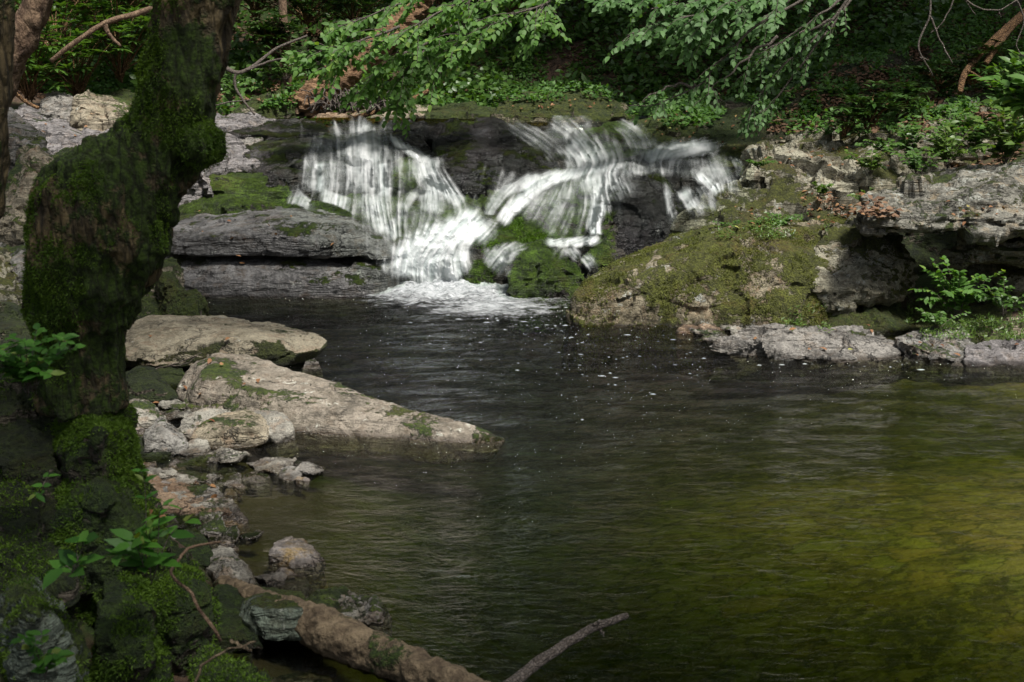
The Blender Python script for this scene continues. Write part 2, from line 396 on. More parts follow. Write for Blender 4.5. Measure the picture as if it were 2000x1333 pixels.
def _tps():
    X = CT[:, :2]; n = len(X); K = _u(((X[:, None] - X[None]) ** 2).sum(-1)) + np.eye(n) * .02
    A = np.zeros((n + 3, n + 3)); A[:n, :n] = K; A[:n, n] = 1; A[:n, n + 1:] = X; A[n, :n] = 1; A[n + 1:, :n] = X.T
    return np.linalg.solve(A, np.concatenate([CT[:, 2], [0, 0, 0]]))
_wt = _tps()
def ground_z(x, y, detail=True):
    x = np.asarray(x, float); y = np.asarray(y, float); sh = x.shape; x = x.ravel(); y = y.ravel(); z = np.empty(len(x))
    for a in range(0, len(x), 20000):
        b = slice(a, a + 20000); r2 = (x[b, None] - CT[None, :, 0]) ** 2 + (y[b, None] - CT[None, :, 1]) ** 2
        z[b] = _u(r2) @ _wt[:-3] + _wt[-3] + _wt[-2] * x[b] + _wt[-1] * y[b]
    if detail:
        p = np.stack([x, y, x * 0], 1)
        far = np.clip(y / 20, .1, 1)
        z += .10 * np.clip((y - 9) / 6, .15, 1) * fbm(p * .9, 5) + .015 * ridged(p * 3.1, 3) * np.clip(y / 8, .3, 1)
        z += far * .25 * np.clip((y - 17) / 4, 0, 1) * fbm(p * .55 + 5, 3)
    return z.reshape(sh)
def build_ground():
    m = NT('forest soil and stream bed'); p = m.pos(); z = m.pz()[2]
    big = m.noise(p, .9, 5, .6, .8); fine = m.noise(p, 30, 5, .7)
    soil = m.mix(m.step(m.noise(p, 14, 5, .7), .35, .65), (.03, .018, .01), (.10, .06, .035))
    soil = m.mix(m.step(m.noise(p, 1.1, 6, .7), .46, .58), soil, m.mix(fine, (.012, .03, .004), (.04, .07, .01)))
    bed = m.mix(m.step(big, .35, .65), (.19, .15, .06), (.34, .26, .12))
    bed = m.mix(m.math('MULTIPLY', m.step(m.noise(m.scale(p, (1, 3.2, 1), (0, 0, .25)), 7, 6, .75, .8), .42, .68), .75), bed, (.04, .035, .008))
    wv = m.n('VectorMath', 0, dict(operation='ADD'), i0=m.scale(p, (1, 1.5, 1)), i1=m.n('VectorMath', 0, dict(operation='SCALE'), i0=m.noise(m.scale(p, (1, 3, 1)), 6, 3, .6, 0, 1), Scale=.22))
    vd = m.n('TexVoronoi', 0, dict(feature='DISTANCE_TO_EDGE'), Vector=wv, Scale=5.0)
    vcl = m.n('TexVoronoi', 1, None, Vector=wv, Scale=5.0)
    hv = m.n('HueSaturation', 0, None, Color=vcl, Saturation=.25, Value=1.1)
    bed = m.mix(.55, bed, m.mix(1.0, bed, hv, 'MULTIPLY'))
    bed = m.mix(m.math('MULTIPLY', m.math('SUBTRACT', 1.0, m.step(vd, .0, .10)), .65), bed, (.03, .028, .01))
    bed = m.mix(m.math('MULTIPLY', m.step(m.noise(m.scale(p, (.5, 1.6, 1), (0, 0, .15)), 1.2, 5, .65, 1.0), .50, .62), .7), bed, (.035, .035, .012))
    bed = m.mix(m.math('MULTIPLY', m.step(m.noise(p, 16, 5, .8), .5, .62), .5), bed, (.34, .27, .11))
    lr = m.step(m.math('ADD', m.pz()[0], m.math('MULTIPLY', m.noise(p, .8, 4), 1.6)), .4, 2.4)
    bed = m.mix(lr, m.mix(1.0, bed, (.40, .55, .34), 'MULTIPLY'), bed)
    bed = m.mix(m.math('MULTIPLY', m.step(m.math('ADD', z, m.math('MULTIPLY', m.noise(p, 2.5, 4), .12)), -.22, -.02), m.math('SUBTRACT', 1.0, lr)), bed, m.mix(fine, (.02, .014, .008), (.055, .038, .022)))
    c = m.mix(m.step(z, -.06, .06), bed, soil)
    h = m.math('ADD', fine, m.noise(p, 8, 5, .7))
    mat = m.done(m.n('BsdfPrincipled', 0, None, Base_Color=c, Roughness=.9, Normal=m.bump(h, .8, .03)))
    nx, ny = 520, 560
    u = np.linspace(-1, 1, nx); xs = 2.2 * np.sinh(u * 3.35)
    v = np.linspace(0, 1, ny); ys = -8 + 8.5 * v * 1.2 + 54 * v ** 3.2 
    X, Y = np.meshgrid(xs, ys, indexing='ij'); Z = ground_z(X, Y)
    V = np.stack([X.ravel(), Y.ravel(), Z.ravel()], 1)
    i, j = np.meshgrid(np.arange(nx - 1), np.arange(ny - 1), indexing='ij'); i = i.ravel(); j = j.ravel()
    F = np.stack([i * ny + j, (i + 1) * ny + j, (i + 1) * ny + j + 1, i * ny + j + 1], 1)
    me = np_mesh('ground', V, F); register(me)
    tag(link_mesh('ground', me, mat), kind='structure')
build_ground()
# ================================================================== water
def build_water():
    m = NT('pool water'); p = m.pos(); X = m.pz()
    # ripples: strong near the falls, calmer towards the viewer and on the right
    dy = m.math('SUBTRACT', 11.2, X[1]); dx = m.math('ABSOLUTE', m.math('ADD', X[0], .3))
    dist = m.math('ADD', dy, m.math('MULTIPLY', dx, .8))
    calm = m.step(dist, 2.5, 8.0)
    amp = m.math('ADD', m.math('MULTIPLY', m.math('SUBTRACT', 1.0, calm), .98), .12)
    a = m.noise(m.scale(p, (1, 1.9, 1), (0, 0, .12)), 5.5, 4, .6, .7)
    b = m.noise(m.scale(p, (1, 2.2, 1), (0, 0, -.1)), 15, 4, .65, .8)
    c = m.noise(m.scale(p, (.7, 1.6, 1), (0, 0, -.25)), 2.0, 3, .5, .4)
    h = m.math('ADD', m.math('MULTIPLY', a, .7), m.math('ADD', m.math('MULTIPLY', b, .26), m.math('MULTIPLY', c, .6)))
    h = m.math('MULTIPLY', h, amp)
    nrm = m.bump(h, 1.0, .11)
    fr = m.n('Fresnel', 0, None, IOR=1.33, Normal=nrm)
    gl = m.n('BsdfGlossy', 0, None, Color=(1, 1, 1), Roughness=.06, Normal=nrm)
    tr = m.n('BsdfTransparent', 0, None, Color=(.96, .97, .9))
    sh = m.n('MixShader', 0, None, i0=fr, i1=tr, i2=gl)
    mat = m.done(sh)
    ab = m.n('VolumeAbsorption', 0, None, Color=(.62, .69, .24), Density=5.0)
    m.t.links.new(ab, m.out.inputs[1])
    # lower pool, closed body
    xs = np.linspace(-7, 12, 300); ys = np.linspace(-2, 12.6, 300)
    X_, Y_ = np.meshgrid(xs, ys, indexing='ij'); q = np.stack([X_.ravel(), Y_.ravel() * 1.5, X_.ravel() * 0], 1)
    d = np.clip(1 - (11.3 - Y_.ravel()) / 7, .12, 1)
    Z = .018 * d * fbm(q * 2.2, 3); Z = Z.reshape(300, 300)
    V = np.stack([X_.ravel(), Y_.ravel(), Z.ravel()], 1); n = 300
    i, j = np.meshgrid(np.arange(n - 1), np.arange(n - 1), indexing='ij'); i = i.ravel(); j = j.ravel()
    F = np.stack([i * n + j, (i + 1) * n + j, (i + 1) * n + j + 1, i * n + j + 1], 1)
    Vb = V.copy(); Vb[:, 2] = -2.5; Fb = F[:, ::-1] + n * n
    k = np.arange(n - 1)
    def side(a0, a1): return np.stack([a0, a0 + n * n, a1 + n * n, a1], 1)
    Fs = [side(k, k + 1)[:, ::-1], side((n - 1) * n + k, (n - 1) * n + k + 1), side(k * n, (k + 1) * n), side(k * n + n - 1, (k + 1) * n + n - 1)[:, ::-1]]
    me = np_mesh('pool_water', np.concatenate([V, Vb]), np.concatenate([F, Fb] + Fs))
    tag(link_mesh('pool_water', me, mat), kind='structure')
    # upper pool
    m2 = NT('upper stream water'); p = m2.pos()
    h = m2.noise(m2.scale(p, (1, 2, 1)), 6, 4, .6, .5); nrm = m2.bump(h, .5, .03)
    fr = m2.n('Fresnel', 0, None, IOR=1.33, Normal=nrm)
    sh = m2.n('MixShader', 0, None, i0=fr, i1=m2.n('BsdfTransparent', 0, None, Color=(.45, .42, .16)), i2=m2.n('BsdfGlossy', 0, None, Roughness=.06, Normal=nrm))
    mat2 = m2.done(sh)
    x0, x1 = -4.5, 6; nx = 60
    xs = np.linspace(x0, x1, nx); far = np.full(nx, 21.0)
    near = np.interp(xs, [-4.5, -3.2, -2.2, -1.4, .6, 2.1, 2.6, 6], [16.2, 15.6, 15.0, 14.75, 14.7, 14.9, 15.6, 16.5])
    V = np.concatenate([np.stack([xs, near, np.full(nx, ZU)], 1), np.stack([xs, far, np.full(nx, ZU)], 1)])
    V = np.concatenate([V, V - [0, 0, .25]]); k = np.arange(nx - 1)
    F = np.concatenate([np.stack([k, k + 1, nx + k + 1, nx + k], 1), np.stack([2 * nx + k, 3 * nx + k, 3 * nx + k + 1, 2 * nx + k + 1], 1), np.stack([2 * nx + k, 2 * nx + k + 1, k + 1, k], 1)])
    tag(link_mesh('stream_water', np_mesh('stream_water', V, F), mat2, smooth=False), kind='structure')
build_water()
# ================================================================== rock materials
M = {}
M['slab'] = rock_mat('grey slab rock', (.10, .095, .085), (.225, .215, .195), (.16, .12, .085), bd=.016, moss=.30, lichen=.30)
M['tan'] = rock_mat('tan rock', (.17, .145, .095), (.30, .26, .19), (.24, .17, .11), bd=.016, moss=.42, lichen=.3)
M['pale'] = rock_mat('pale tan rock', (.14, .13, .11), (.275, .26, .22), (.23, .17, .12), bd=.016, moss=.2, lichen=.2)
M['wetslab'] = rock_mat('damp grey bedrock slab', (.060, .058, .057), (.19, .185, .18), (.10, .078, .06), moss=.22, lichen=.3, rough=.42)
M['under'] = rock_mat('tan rock with mossed shade-dark sides', (.14, .12, .08), (.26, .23, .165), (.20, .15, .10), bd=.016, moss=1.25, mossn=-1.6, mosscol=(.05, .06, .012), moss2=(.02, .025, .006), lichen=.3)  # dark moss on down-facing sides also paints the undercut's shade
M['long'] = rock_mat('long rock', (.14, .12, .09), (.26, .225, .18), (.19, .15, .11), bd=.016, moss=.30, lichen=.75, msc=1.6, lcol=(.5, .49, .42))
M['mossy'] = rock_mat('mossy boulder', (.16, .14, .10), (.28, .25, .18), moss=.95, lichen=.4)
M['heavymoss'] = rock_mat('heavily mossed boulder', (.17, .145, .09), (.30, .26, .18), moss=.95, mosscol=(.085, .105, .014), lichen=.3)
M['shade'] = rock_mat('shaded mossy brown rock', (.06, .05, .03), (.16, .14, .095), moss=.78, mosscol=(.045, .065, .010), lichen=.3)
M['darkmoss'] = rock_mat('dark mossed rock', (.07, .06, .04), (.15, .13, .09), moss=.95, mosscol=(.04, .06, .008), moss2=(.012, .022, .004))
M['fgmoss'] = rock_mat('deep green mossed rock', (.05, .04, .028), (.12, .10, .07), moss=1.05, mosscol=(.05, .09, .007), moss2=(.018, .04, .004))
M['greygreen'] = rock_mat('grey green rock', (.10, .13, .10), (.19, .23, .18), (.12, .13, .09), moss=.6, mosscol=(.07, .11, .01), lichen=.3)
M['wet'] = rock_mat('wet dark rock', (.035, .033, .034), (.085, .08, .078), (.07, .05, .035), moss=.40, mosscol=(.07, .10, .01), allwet=.9, wet=True)
M['black'] = rock_mat('black glistening rock', (.018, .018, .020), (.055, .053, .056), (.035, .03, .028), moss=.34, mosscol=(.08, .12, .012), allwet=.9, wet=True, rough=.3, mossn=.8)
M['wetmoss'] = rock_mat('wet rock under green moss', (.045, .04, .035), (.09, .08, .065), (.10, .06, .03), moss=1.0, mosscol=(.12, .21, .016), moss2=(.04, .075, .007), allwet=.6, wet=True, mossn=.5)
M['brown'] = rock_mat('rusty brown rock', (.17, .105, .06), (.29, .21, .14), (.16, .12, .09), bd=.016, moss=.2, lichen=.2)
M['pink'] = rock_mat('pinkish rock', (.13, .115, .105), (.28, .25, .23), (.30, .20, .06), bd=.016, moss=.1, lichen=.3)
M['lichened'] = rock_mat('lichened grey green boulder', (.17, .155, .105), (.34, .32, .24), (.22, .17, .11), moss=.42, stw=.3, mosscol=(.11, .12, .018), moss2=(.05, .055, .01), lichen=.75, msc=1.5)
M['bigmoss'] = rock_mat('boulder with olive moss film', (.17, .14, .085), (.32, .28, .195), (.24, .16, .09), stw=.15, moss=.92, mosscol=(.15, .165, .025), moss2=(.075, .08, .016), lichen=.7, msc=2.6, mossn=.25)
M['shore'] = rock_mat('shore slab rock', (.15, .14, .125), (.31, .29, .26), (.22, .18, .14), moss=.15, lichen=.3)
M['purple'] = rock_mat('violet grey slab', (.13, .12, .118), (.27, .25, .245), (.24, .20, .17), moss=.15, lichen=.25)
M['jag'] = rock_mat('jagged pale grey rock', (.11, .105, .085), (.25, .24, .20), (.30, .23, .14), moss=.35, lichen=.9)
# ================================================================== rocks: left shore
GS = 'rocks and stones along the left shore'
rock('flat_boulder', 'flat topped tan boulder leaning over the water with mossy underside darkened as shade', M['under'],
  [[(216,700,.3),(235,655,.7),(320,632,1),(400,630,1),(520,645,.9),(590,672,.55),(606,692,.4),(596,722,.25),(560,718,.15),(480,712,.1),(300,718,0),(245,716,.1),
    (352,672,.1),(430,660,.12),(520,664,.15)]], Yn=8.2, D=1.5, zb=.1, group=GS, strata=.5, amp=.7, facet=.5)
rock('long_boulder', 'long tapering tan boulder pointing into the pool, moss on its thick end', M['long'],
  [[(342,772,7.55),(352,745,7.7),(380,705,7.8),(425,686,7.9),(480,690,7.85),(560,718,7.6),(700,766,7.3),(850,814,6.95),(950,842,6.75),(990,857,6.66),(985,864,'w'),(940,867,'w'),(860,862,'w'),(700,846,'w'),(580,838,'w'),(540,842,'w'),(450,818,7.0),(370,800,7.2),(400,740,7.25),(520,775,7.0)]],
  D=.6, drop=.12, flare=.92, group=GS, strata=.2, amp=.6, facet=.4)
rock('stone', 'small dark stone at the tip of the flat boulder', M['slab'], [(590,722,'w'),(600,700),(612,697),(624,712),(628,722,'w')], D=.25, group=GS)
rock('boulder', 'round dark boulder with green lichen in front of the flat boulder', M['darkmoss'], [(232,775,0),(240,735),(270,718),(300,722),(335,760,.5),(338,782,0),(285,790,0),(255,745,.2),(300,745,.2)], Yn=7.6, D=.5, zb=0, group=GS)
rock('boulder', 'small green mossed boulder wedged beside the long boulder', M['mossy'], [(295,760,0),(300,722),(325,714),(355,722),(362,745),(345,765,0)], Yn=8.1, D=.5, zb=0, group=GS)
rock('boulder', 'mossy flat stone below the left end of the flat boulder', M['mossy'], [(215,745,0),(218,722),(260,715),(300,722),(290,745,0)], Yn=8.0, D=.6, zb=0, group=GS)
rock('rock', 'pale layered rock with a rounded white top beside the moss mound', M['pale'], [(232,822,0),(235,790),(262,778),(290,782),(325,812,.4),(320,826,.1),(270,838,0),(248,800,.2)], Yn=7.1, D=.4, zb=-.05, group=GS, strata=1.6, sdir=(-.3,-.2,1))
rock('rock', 'angular grey green rock with a pointed top below the layered rock', M['slab'], [(280,870,0),(285,838),(310,820),(345,835),(370,862,.3),(365,890,0),(320,892,0),(318,845,.2)], Yn=6.75, D=.35, zb=-.1, group=GS, strata=1.5, sdir=(-.6,-.2,.6))
rock('rock', 'dark mossy rock half hidden by the moss mound', M['darkmoss'], [(245,900,0),(250,868),(275,855),(300,858),(330,880,.4),(322,905,0)], Yn=6.6, D=.35, zb=-.1, group=GS)
rock('rock', 'pale tilted rock behind the smooth rounded boulder', M['pale'], [(342,845,0),(360,808),(400,797),(450,805),(440,850,.1),(395,860,0)], Yn=7.15, D=.35, zb=-.1, group=GS, strata=1.3, sdir=(-.5,0,.8))
rock('boulder', 'smooth rounded boulder with a moss cap at the water edge', M['tan'], [(369,855,.2),(385,830,.5),(430,808,.8),(480,800,1),(515,808,.9),(529,835,.5),(524,862,.2),(500,874,.1),(440,878,0),(395,870,.05),(430,840,.1),(490,835,.1)], Yn=6.55, D=.45, drop=.02, flare=.75, group=GS, strata=0, amp=.4, sharp=10)
rock('rock', 'pale block between the rounded boulder and the long boulder', M['pale'], [(480,812,.6),(510,795,1),(548,797,1),(568,815,.8),(572,838,.2),(540,868,0),(528,850,.1)], Yn=6.75, D=.4, zb=-.1, group=GS, sdir=(-.5,0,.8))
rock('stone', 'round grey pebble in front of the rounded boulder', M['pale'], [(360,882,.1),(366,862),(385,854),(405,858),(412,875),(400,888,0),(375,889,0)], D=.14, group=GS, strata=0, amp=.5, sharp=6)
rock('stone', 'wet flat stone lying below the round pebble', M['slab'], [(378,903,'w'),(390,890),(412,888),(426,898),(422,908,'w'),(400,911,'w')], D=.2, group=GS)
rock('stone', 'small flat stone beside a stick at the moss mound', M['pink'], [(252,914,'w'),(262,896),(285,892),(305,902),(300,916,'w')], D=.2, group=GS)
rock('rock', 'tan flat rock with a sharp left edge', M['pale'], [(312,950,.0),(308,920),(330,911),(380,916,.9),(399,926,.5),(385,938,.2),(350,952,0),(340,935,.2)], Yn=6.05, D=.4, zb=-.1, group=GS)
rock('rock', 'small mossy rock left of the tan flat rock', M['mossy'], [(240,940,0),(248,915),(285,910),(316,925,.5),(316,946,0),(280,950,0)], Yn=6.1, D=.35, zb=-.1, group=GS)
rock('rock', 'dark wedge rock right of the tan flat rock', M['slab'], [(395,946,'w'),(408,925),(435,914),(462,915),(468,932),(462,948,'w')], D=.3, group=GS)
rock('stone', 'low broken stone in the water right of the dark wedge', M['slab'], [(470,936,'w'),(478,924),(500,920),(528,930),(526,942,'w'),(500,945,'w')], D=.2, group=GS)
rock('stone', 'small dark knob stone alone in the shallows', M['slab'], [(545,934,'w'),(548,916),(560,908),(580,910),(588,924),(585,938,'w'),(560,940,'w')], D=.16, group=GS)
rock('stone', 'thin dark stone peeking out above the knob stone', M['slab'], [(556,906,'w'),(565,900),(590,901),(596,907,'w')], D=.12, group=GS, drop=.15)
rock('stone', 'dark grey stone behind the rusty slab', M['slab'], [(375,975,.0),(380,955),(400,947),(425,952),(437,966),(430,982,0)], Yn=5.85, D=.2, zb=-.1, group=GS)
rock('rock', 'rusty orange slab with a dark front edge', M['brown'], [(250,985,.0),(258,945,.9),(275,932,1),(320,945,1),(400,966,.9),(434,985,.5),(425,1005,0),(350,1012,0),(300,1010,0),(300,975,.1),(380,992,.1)], Yn=5.5, D=.55, zb=.0, group=GS, strata=.5)
rock('rock', 'grey sharp edged rock under the rusty slab', M['greygreen'], [(300,1020,.1),(325,1002,.6),(370,984,1),(385,988,.9),(394,1006,.4),(380,1022,0),(330,1030,0)], Yn=5.35, D=.3, zb=-.1, group=GS, strata=1.2)
rock('rock', 'pink and ochre rock standing in the shallows', M['pink'], [(408,1022,'w'),(415,998),(435,984),(455,985),(475,1003),(484,1020,'w'),(450,1030,'w')], D=.28, group=GS)
rock('rock', 'isolated pale and dark rock surrounded by water', M['pink'], [(524,1085,.2),(532,1062,.6),(560,1050,1),(595,1050,1),(620,1078,.6),(633,1095,.3),(615,1108,'w'),(570,1110,'w'),(535,1100,'w'),(560,1075,.2)], D=.32, group=GS, strata=.5, amp=1.1)
rock('rock', 'smooth pale rock with a slanting top by the moss', M['pale'], [(405,1110,.3),(405,1075,.9),(430,1063,1),(455,1072,.9),(488,1108,.5),(499,1130,.2),(490,1148,0),(430,1135,0),(440,1110,.1)], Yn=4.8, D=.35, zb=-.1, group=GS, strata=.5)
rock('boulder', 'brown mossy boulder beside the smooth pale rock', M['fgmoss'], [(330,1100,.1),(335,1055,.7),(370,1035,1),(400,1045,.9),(412,1070,.5),(408,1105,0)], Yn=4.7, D=.35, zb=0, group=GS)
rock('rock', 'thin angular grey rock leaning over the log', M['slab'], [(495,1160,.2),(510,1145,.7),(560,1130,1),(600,1134,.9),(606,1142,.7),(585,1168,.1),(530,1172,0)], Yn=4.7, D=.3, zb=-.1, group=GS, strata=1.2)
rock('rock', 'low flat grey rock behind the log', M['shore'], [(590,1205,.0),(600,1170,.9),(640,1163,1),(665,1172,.9),(698,1200,.4),(696,1222,0),(650,1230,0)], Yn=4.4, D=.3, zb=-.1, group=GS)
rock('rock', 'dark triangular rock standing in the water by the log', M['slab'], [(696,1208,.3),(702,1182,.6),(733,1160,.8),(750,1178,.6),(763,1205,.3),(745,1216,'w'),(705,1214,'w'),(730,1185,.1)], D=.25, group=GS, strata=.4)
rock('rock', 'blue green square block with a mossed side above dark water', M['greygreen'], [(478,1235,.2),(484,1180,.8),(510,1170,1),(585,1176,.9),(593,1182,.6),(590,1246,.1),(520,1252,0),(495,1190,.1),(588,1190,.05)], Yn=4.05, D=.45, zb=.05, group=GS, strata=.5)
rock('boulder', 'mossed bank boulder joining the blue green block', M['fgmoss'], [(400,1240,0),(398,1170,.6),(430,1140,1),(480,1150,1),(510,1180,.8),(500,1245,.1)], Yn=4.0, D=.5, zb=0, group=GS)
rock('rock', 'grey flat rock at the bottom edge beside the log', M['slab'], [(480,1345,0),(520,1325,.5),(600,1308,1),(645,1318,1),(620,1350,0)], Yn=3.75, D=.35, zb=-.1, group=GS)
rock('stone', 'shiny wet stone in the dark gap under the mossed block', M['wet'], [(446,1290,'w'),(450,1268),(475,1256),(492,1270),(490,1292,'w')], D=.2, group=GS)
# more small cobbles on the shore
rs = random.Random(5)
adj = ['rounded','flat','chipped','angular','lopsided']
for k,(cx,cy,wd,c) in enumerate([(345,905,34,'pink'),(296,934,22,'slab'),(450,960,26,'pink'),(356,968,24,'slab'),(610,1240,30,'slab'),(332,800,24,'slab'),(352,900,18,'brown'),(470,1010,14,'slab')]):
    lb = ['pinkish pebble at the edge of the brown shallows','tiny grey stone between mossy rock and tan flat rock','pinkish cobble between dark grey stone and open water','thin grey stone tucked above the rusty slab','dark cobble against the near side of the log','grey cobble at the thick end of the long boulder','rust brown pebble behind the tan flat rock','tiny stone right of the pink and ochre rock'][k]
    h=wd*.42
    rock('stone', lb, M[c], [(cx-wd/2,cy+h*.5,'w'),(cx-wd*.35,cy-h*.3),(cx,cy-h*.6),(cx+wd*.4,cy-h*.2),(cx+wd/2,cy+h*.5,'w'),(cx,cy+h*.7,'w')], D=.15, group=GS, drop=.12)
cob = []
for k in range(4):
    bm = bmesh.new(); r_ = random.Random(k + 40)
    hull(bm, [np.array([r_.gauss(0, 1), r_.gauss(0, 1), r_.gauss(0, .55)]) * .05 for _ in range(14)])
    cob.append(rough_rock(bm, .006, 6, amp=.8, strata=.3, facet=1.0, sharp=1)); cob[-1].materials.append(M[['pale', 'slab', 'pink', 'shore'][k]]); cob[-1].set_sharp_from_angle(angle=R_(38))
    cob[-1].polygons.foreach_set('use_smooth', np.ones(len(cob[-1].polygons), dtype=bool))
for k in range(74):
    a_, b_, c__, d__ = rs.choice([(255, 470, 885, 960), (270, 420, 930, 1040), (440, 640, 890, 960), (330, 560, 1010, 1130), (240, 350, 770, 900), (600, 700, 1175, 1225), (1330, 1480, 640, 668)])
    q = W(rs.uniform(a_, b_), rs.uniform(c__, d__), 0); o = bpy.data.objects.new('pebble', cob[k % 4]); COL.objects.link(o); s_ = rs.uniform(.5, 1.25) if k % 4 else rs.uniform(1.2, 1.6)
    o.location = (q[0], q[1], -.012 + .012 * rs.random()); o.rotation_euler = (rs.uniform(-.2, .2), rs.uniform(-.2, .2), rs.uniform(0, 6.28)); o.scale = (s_, s_ * rs.uniform(.7, 1), s_ * .8)
    tag(o, 'small pebble half sunk among the bigger stones of the shore', 'pebble', 'small pebbles in the shallows')
# ---- foreground bank
GB = 'mossy mounds and rocks on the near bank'
rock('mossy_boulder', 'bright green moss mound jutting out below the tree', M['fgmoss'], [(110,880,.4),(120,800,.8),(150,770,1),(205,772,1),(250,800,.9),(270,850,.5),(250,890,.3),(190,925,.1),(140,920,.1),(190,840,.0)], Yn=3.9, D=.55, drop=.15, group=GB, strata=.1, key='mossA', cat='boulder')
rock('mossy_boulder', 'dark mossy boulder wedged under the leaning trunk', M['darkmoss'], [(112,790,.2),(118,700,.8),(150,676,1),(200,678,1),(232,710,.7),(236,770,.3),(190,800,0),(170,730,.1)], Yn=4.1, D=.55, drop=.2, group=GB, strata=.2, key='mossB', cat='boulder')
rock('mossy_boulder', 'mossed root mound sloping to the shore rocks', M['fgmoss'], [[(60,1080,.2),(90,950,.8),(180,895,1),(240,905,1),(290,970,.7),(310,1030,.4),(300,1080,.1),(200,1100,0),(200,970,.1)],[(200,1120,0),(240,1060,.7),(320,1050,.8),(380,1090,.6),(390,1150,.2),(300,1180,0)]], Yn=3.7, D=.6, drop=.3, group=GB, strata=.1, key='mossC', cat='boulder')
rock('mossy_boulder', 'tall moss covered root lump at the bottom left', M['fgmoss'], [[(190,1240,.2),(200,1120,.8),(240,1080,1),(280,1100,1),(290,1180,.7),(270,1260,.2)],[(170,1400,0),(190,1230,.7),(250,1200,.9),(310,1240,.8),(330,1300,.4),(330,1400,0)]], Yn=3.3, D=.5, drop=.4, group=GB, strata=.1, key='mossD', cat='boulder')
rock('mossy_boulder', 'low moss cushion beside the brown root', M['fgmoss'], [(300,1190,.1),(330,1135,.8),(380,1125,1),(425,1150,.8),(420,1185,.3),(370,1210,0)], Yn=3.9, D=.45, drop=.3, group=GB, strata=.1, key='mossE', cat='boulder')
rock('mossy_boulder', 'moss lump at the bottom edge right of the dark gap', M['fgmoss'], [(370,1400,0),(385,1290,.8),(410,1265,1),(470,1300,.8),(540,1345,.5),(560,1400,0)], Yn=3.35, D=.4, drop=.3, group=GB, strata=.1, key='mossF', cat='boulder')
rock('rock', 'grey green rock streaked with yellow moss in the bottom left corner', M['greygreen'], [(5,1240,.2),(10,1165,.8),(30,1133,1),(75,1135,1),(110,1180,.8),(160,1245,.4),(130,1280,.1),(40,1290,0),(60,1200,.0)], Yn=3.2, D=.45, drop=.2, group=GB, strata=.6, key='ggrock')
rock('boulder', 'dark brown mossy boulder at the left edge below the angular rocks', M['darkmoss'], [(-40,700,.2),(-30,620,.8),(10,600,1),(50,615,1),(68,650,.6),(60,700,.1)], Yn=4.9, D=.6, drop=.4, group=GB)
rock('rock', 'tilted cracked rock at the left edge with a bright broken face', M['lichened'], [(-60,600,.1),(-50,520,.8),(5,495,1),(42,545,.7),(45,570,.5),(15,610,.1)], Yn=5.6, D=.8, drop=.6, group=GB, strata=2, sdir=(.5,0,.7))
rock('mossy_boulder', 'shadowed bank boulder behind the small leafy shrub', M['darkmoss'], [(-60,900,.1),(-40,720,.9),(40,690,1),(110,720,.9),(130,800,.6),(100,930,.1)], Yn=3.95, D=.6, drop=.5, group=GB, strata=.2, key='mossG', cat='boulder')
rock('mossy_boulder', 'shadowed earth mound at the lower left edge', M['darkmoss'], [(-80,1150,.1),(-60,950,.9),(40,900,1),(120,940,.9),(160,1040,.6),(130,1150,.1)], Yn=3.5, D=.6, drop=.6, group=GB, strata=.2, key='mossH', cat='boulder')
# ================================================================== rocks: mid left
rock('boulder', 'upright mossy boulder beside the trunk at the pool edge', M['mossy'], [[(262,640,.1),(262,560,.6),(285,530,1),(312,515,1),(315,640,0)],[(308,640,.1),(310,515,.8),(335,505,1),(358,530,.8),(362,570,.5),(358,600,.3),(335,640,0),(325,560,.1)]], Yn=9.7, D=.6, zb=-.3)
rock('boulder', 'squat olive boulder at the pool edge in front of the upright one', M['mossy'], [(302,638,.1),(308,605,.5),(345,575,.9),(385,564,1),(400,580,.8),(402,630,'w'),(380,642,'w'),(320,645,'w'),(350,600,.2),(385,590,.2)], D=.55)
rock('slab_rock', 'upper smooth grey slab overlapping the lower slab beside the falls', M['wetslab'], [[(330,455,.3),(345,420,.9),(480,410,1),(590,400,1),(690,412,.9),(760,460,.6),(772,485,.25),(745,495,.1),(640,478,0),(530,458,0),(420,462,0),(350,465,.1),(560,430,.25),(680,445,.2)],
   [(700,470,.2),(740,455,.6),(765,470,.4),(776,500,.15),(740,505,0)]], Yn=11.33, D=1.2, drop=.02, strata=1.3, sh=.11, amp=.6, facet=.3, sdir=(.05,-.1,1), cat='rock')
rock('slab_rock', 'lower broad rounded grey slab with white lichen spots at the pool', M['wetslab'], [[(318,500,.4),(335,468,.8),(420,455,1),(540,458,1),(640,470,.95),(700,490,.8),(760,520,.5),(752,545,.15),(700,560,.0),(560,555,0),(440,560,0),(385,562,0),(350,545,.1),(420,490,.4),(600,500,.3),(450,530,.1)],
   [(690,500,.5),(750,492,.6),(781,500,.5),(778,515,.3),(740,528,.1),(690,515,.2)]], Yn=11.2, D=1.1, drop=.4, strata=1.3, sh=.13, amp=.6, facet=.3, sdir=(.05,-.1,1), cat='rock')
GL='low water edge stones under the big slabs'
rock('stone','low flat wet stone at the left foot of the lower slab', M['slab'],[(385,572,'w'),(400,553),(450,545),(500,552),(505,570,'w'),(440,575,'w')],D=.4,group=GL)
rock('stone','rounded brown bulge at the foot of the lower slab', M['brown'],[(455,568,'w'),(462,548),(500,536),(548,540),(556,560),(520,571,'w')],D=.4,group=GL,strata=.2)
rock('stone','small dark domed stone at the foot of the lower slab', M['slab'],[(538,570,'w'),(548,548),(570,540),(590,548),(598,569,'w')],D=.3,group=GL)
rock('stone','long low wet shelf right of the domed stone', M['wet'],[(590,570,'w'),(600,548),(660,545),(720,552),(755,560),(740,570,'w'),(660,572,'w')],D=.4,group=GL)
GE='mossy rock ledges left of the waterfall'
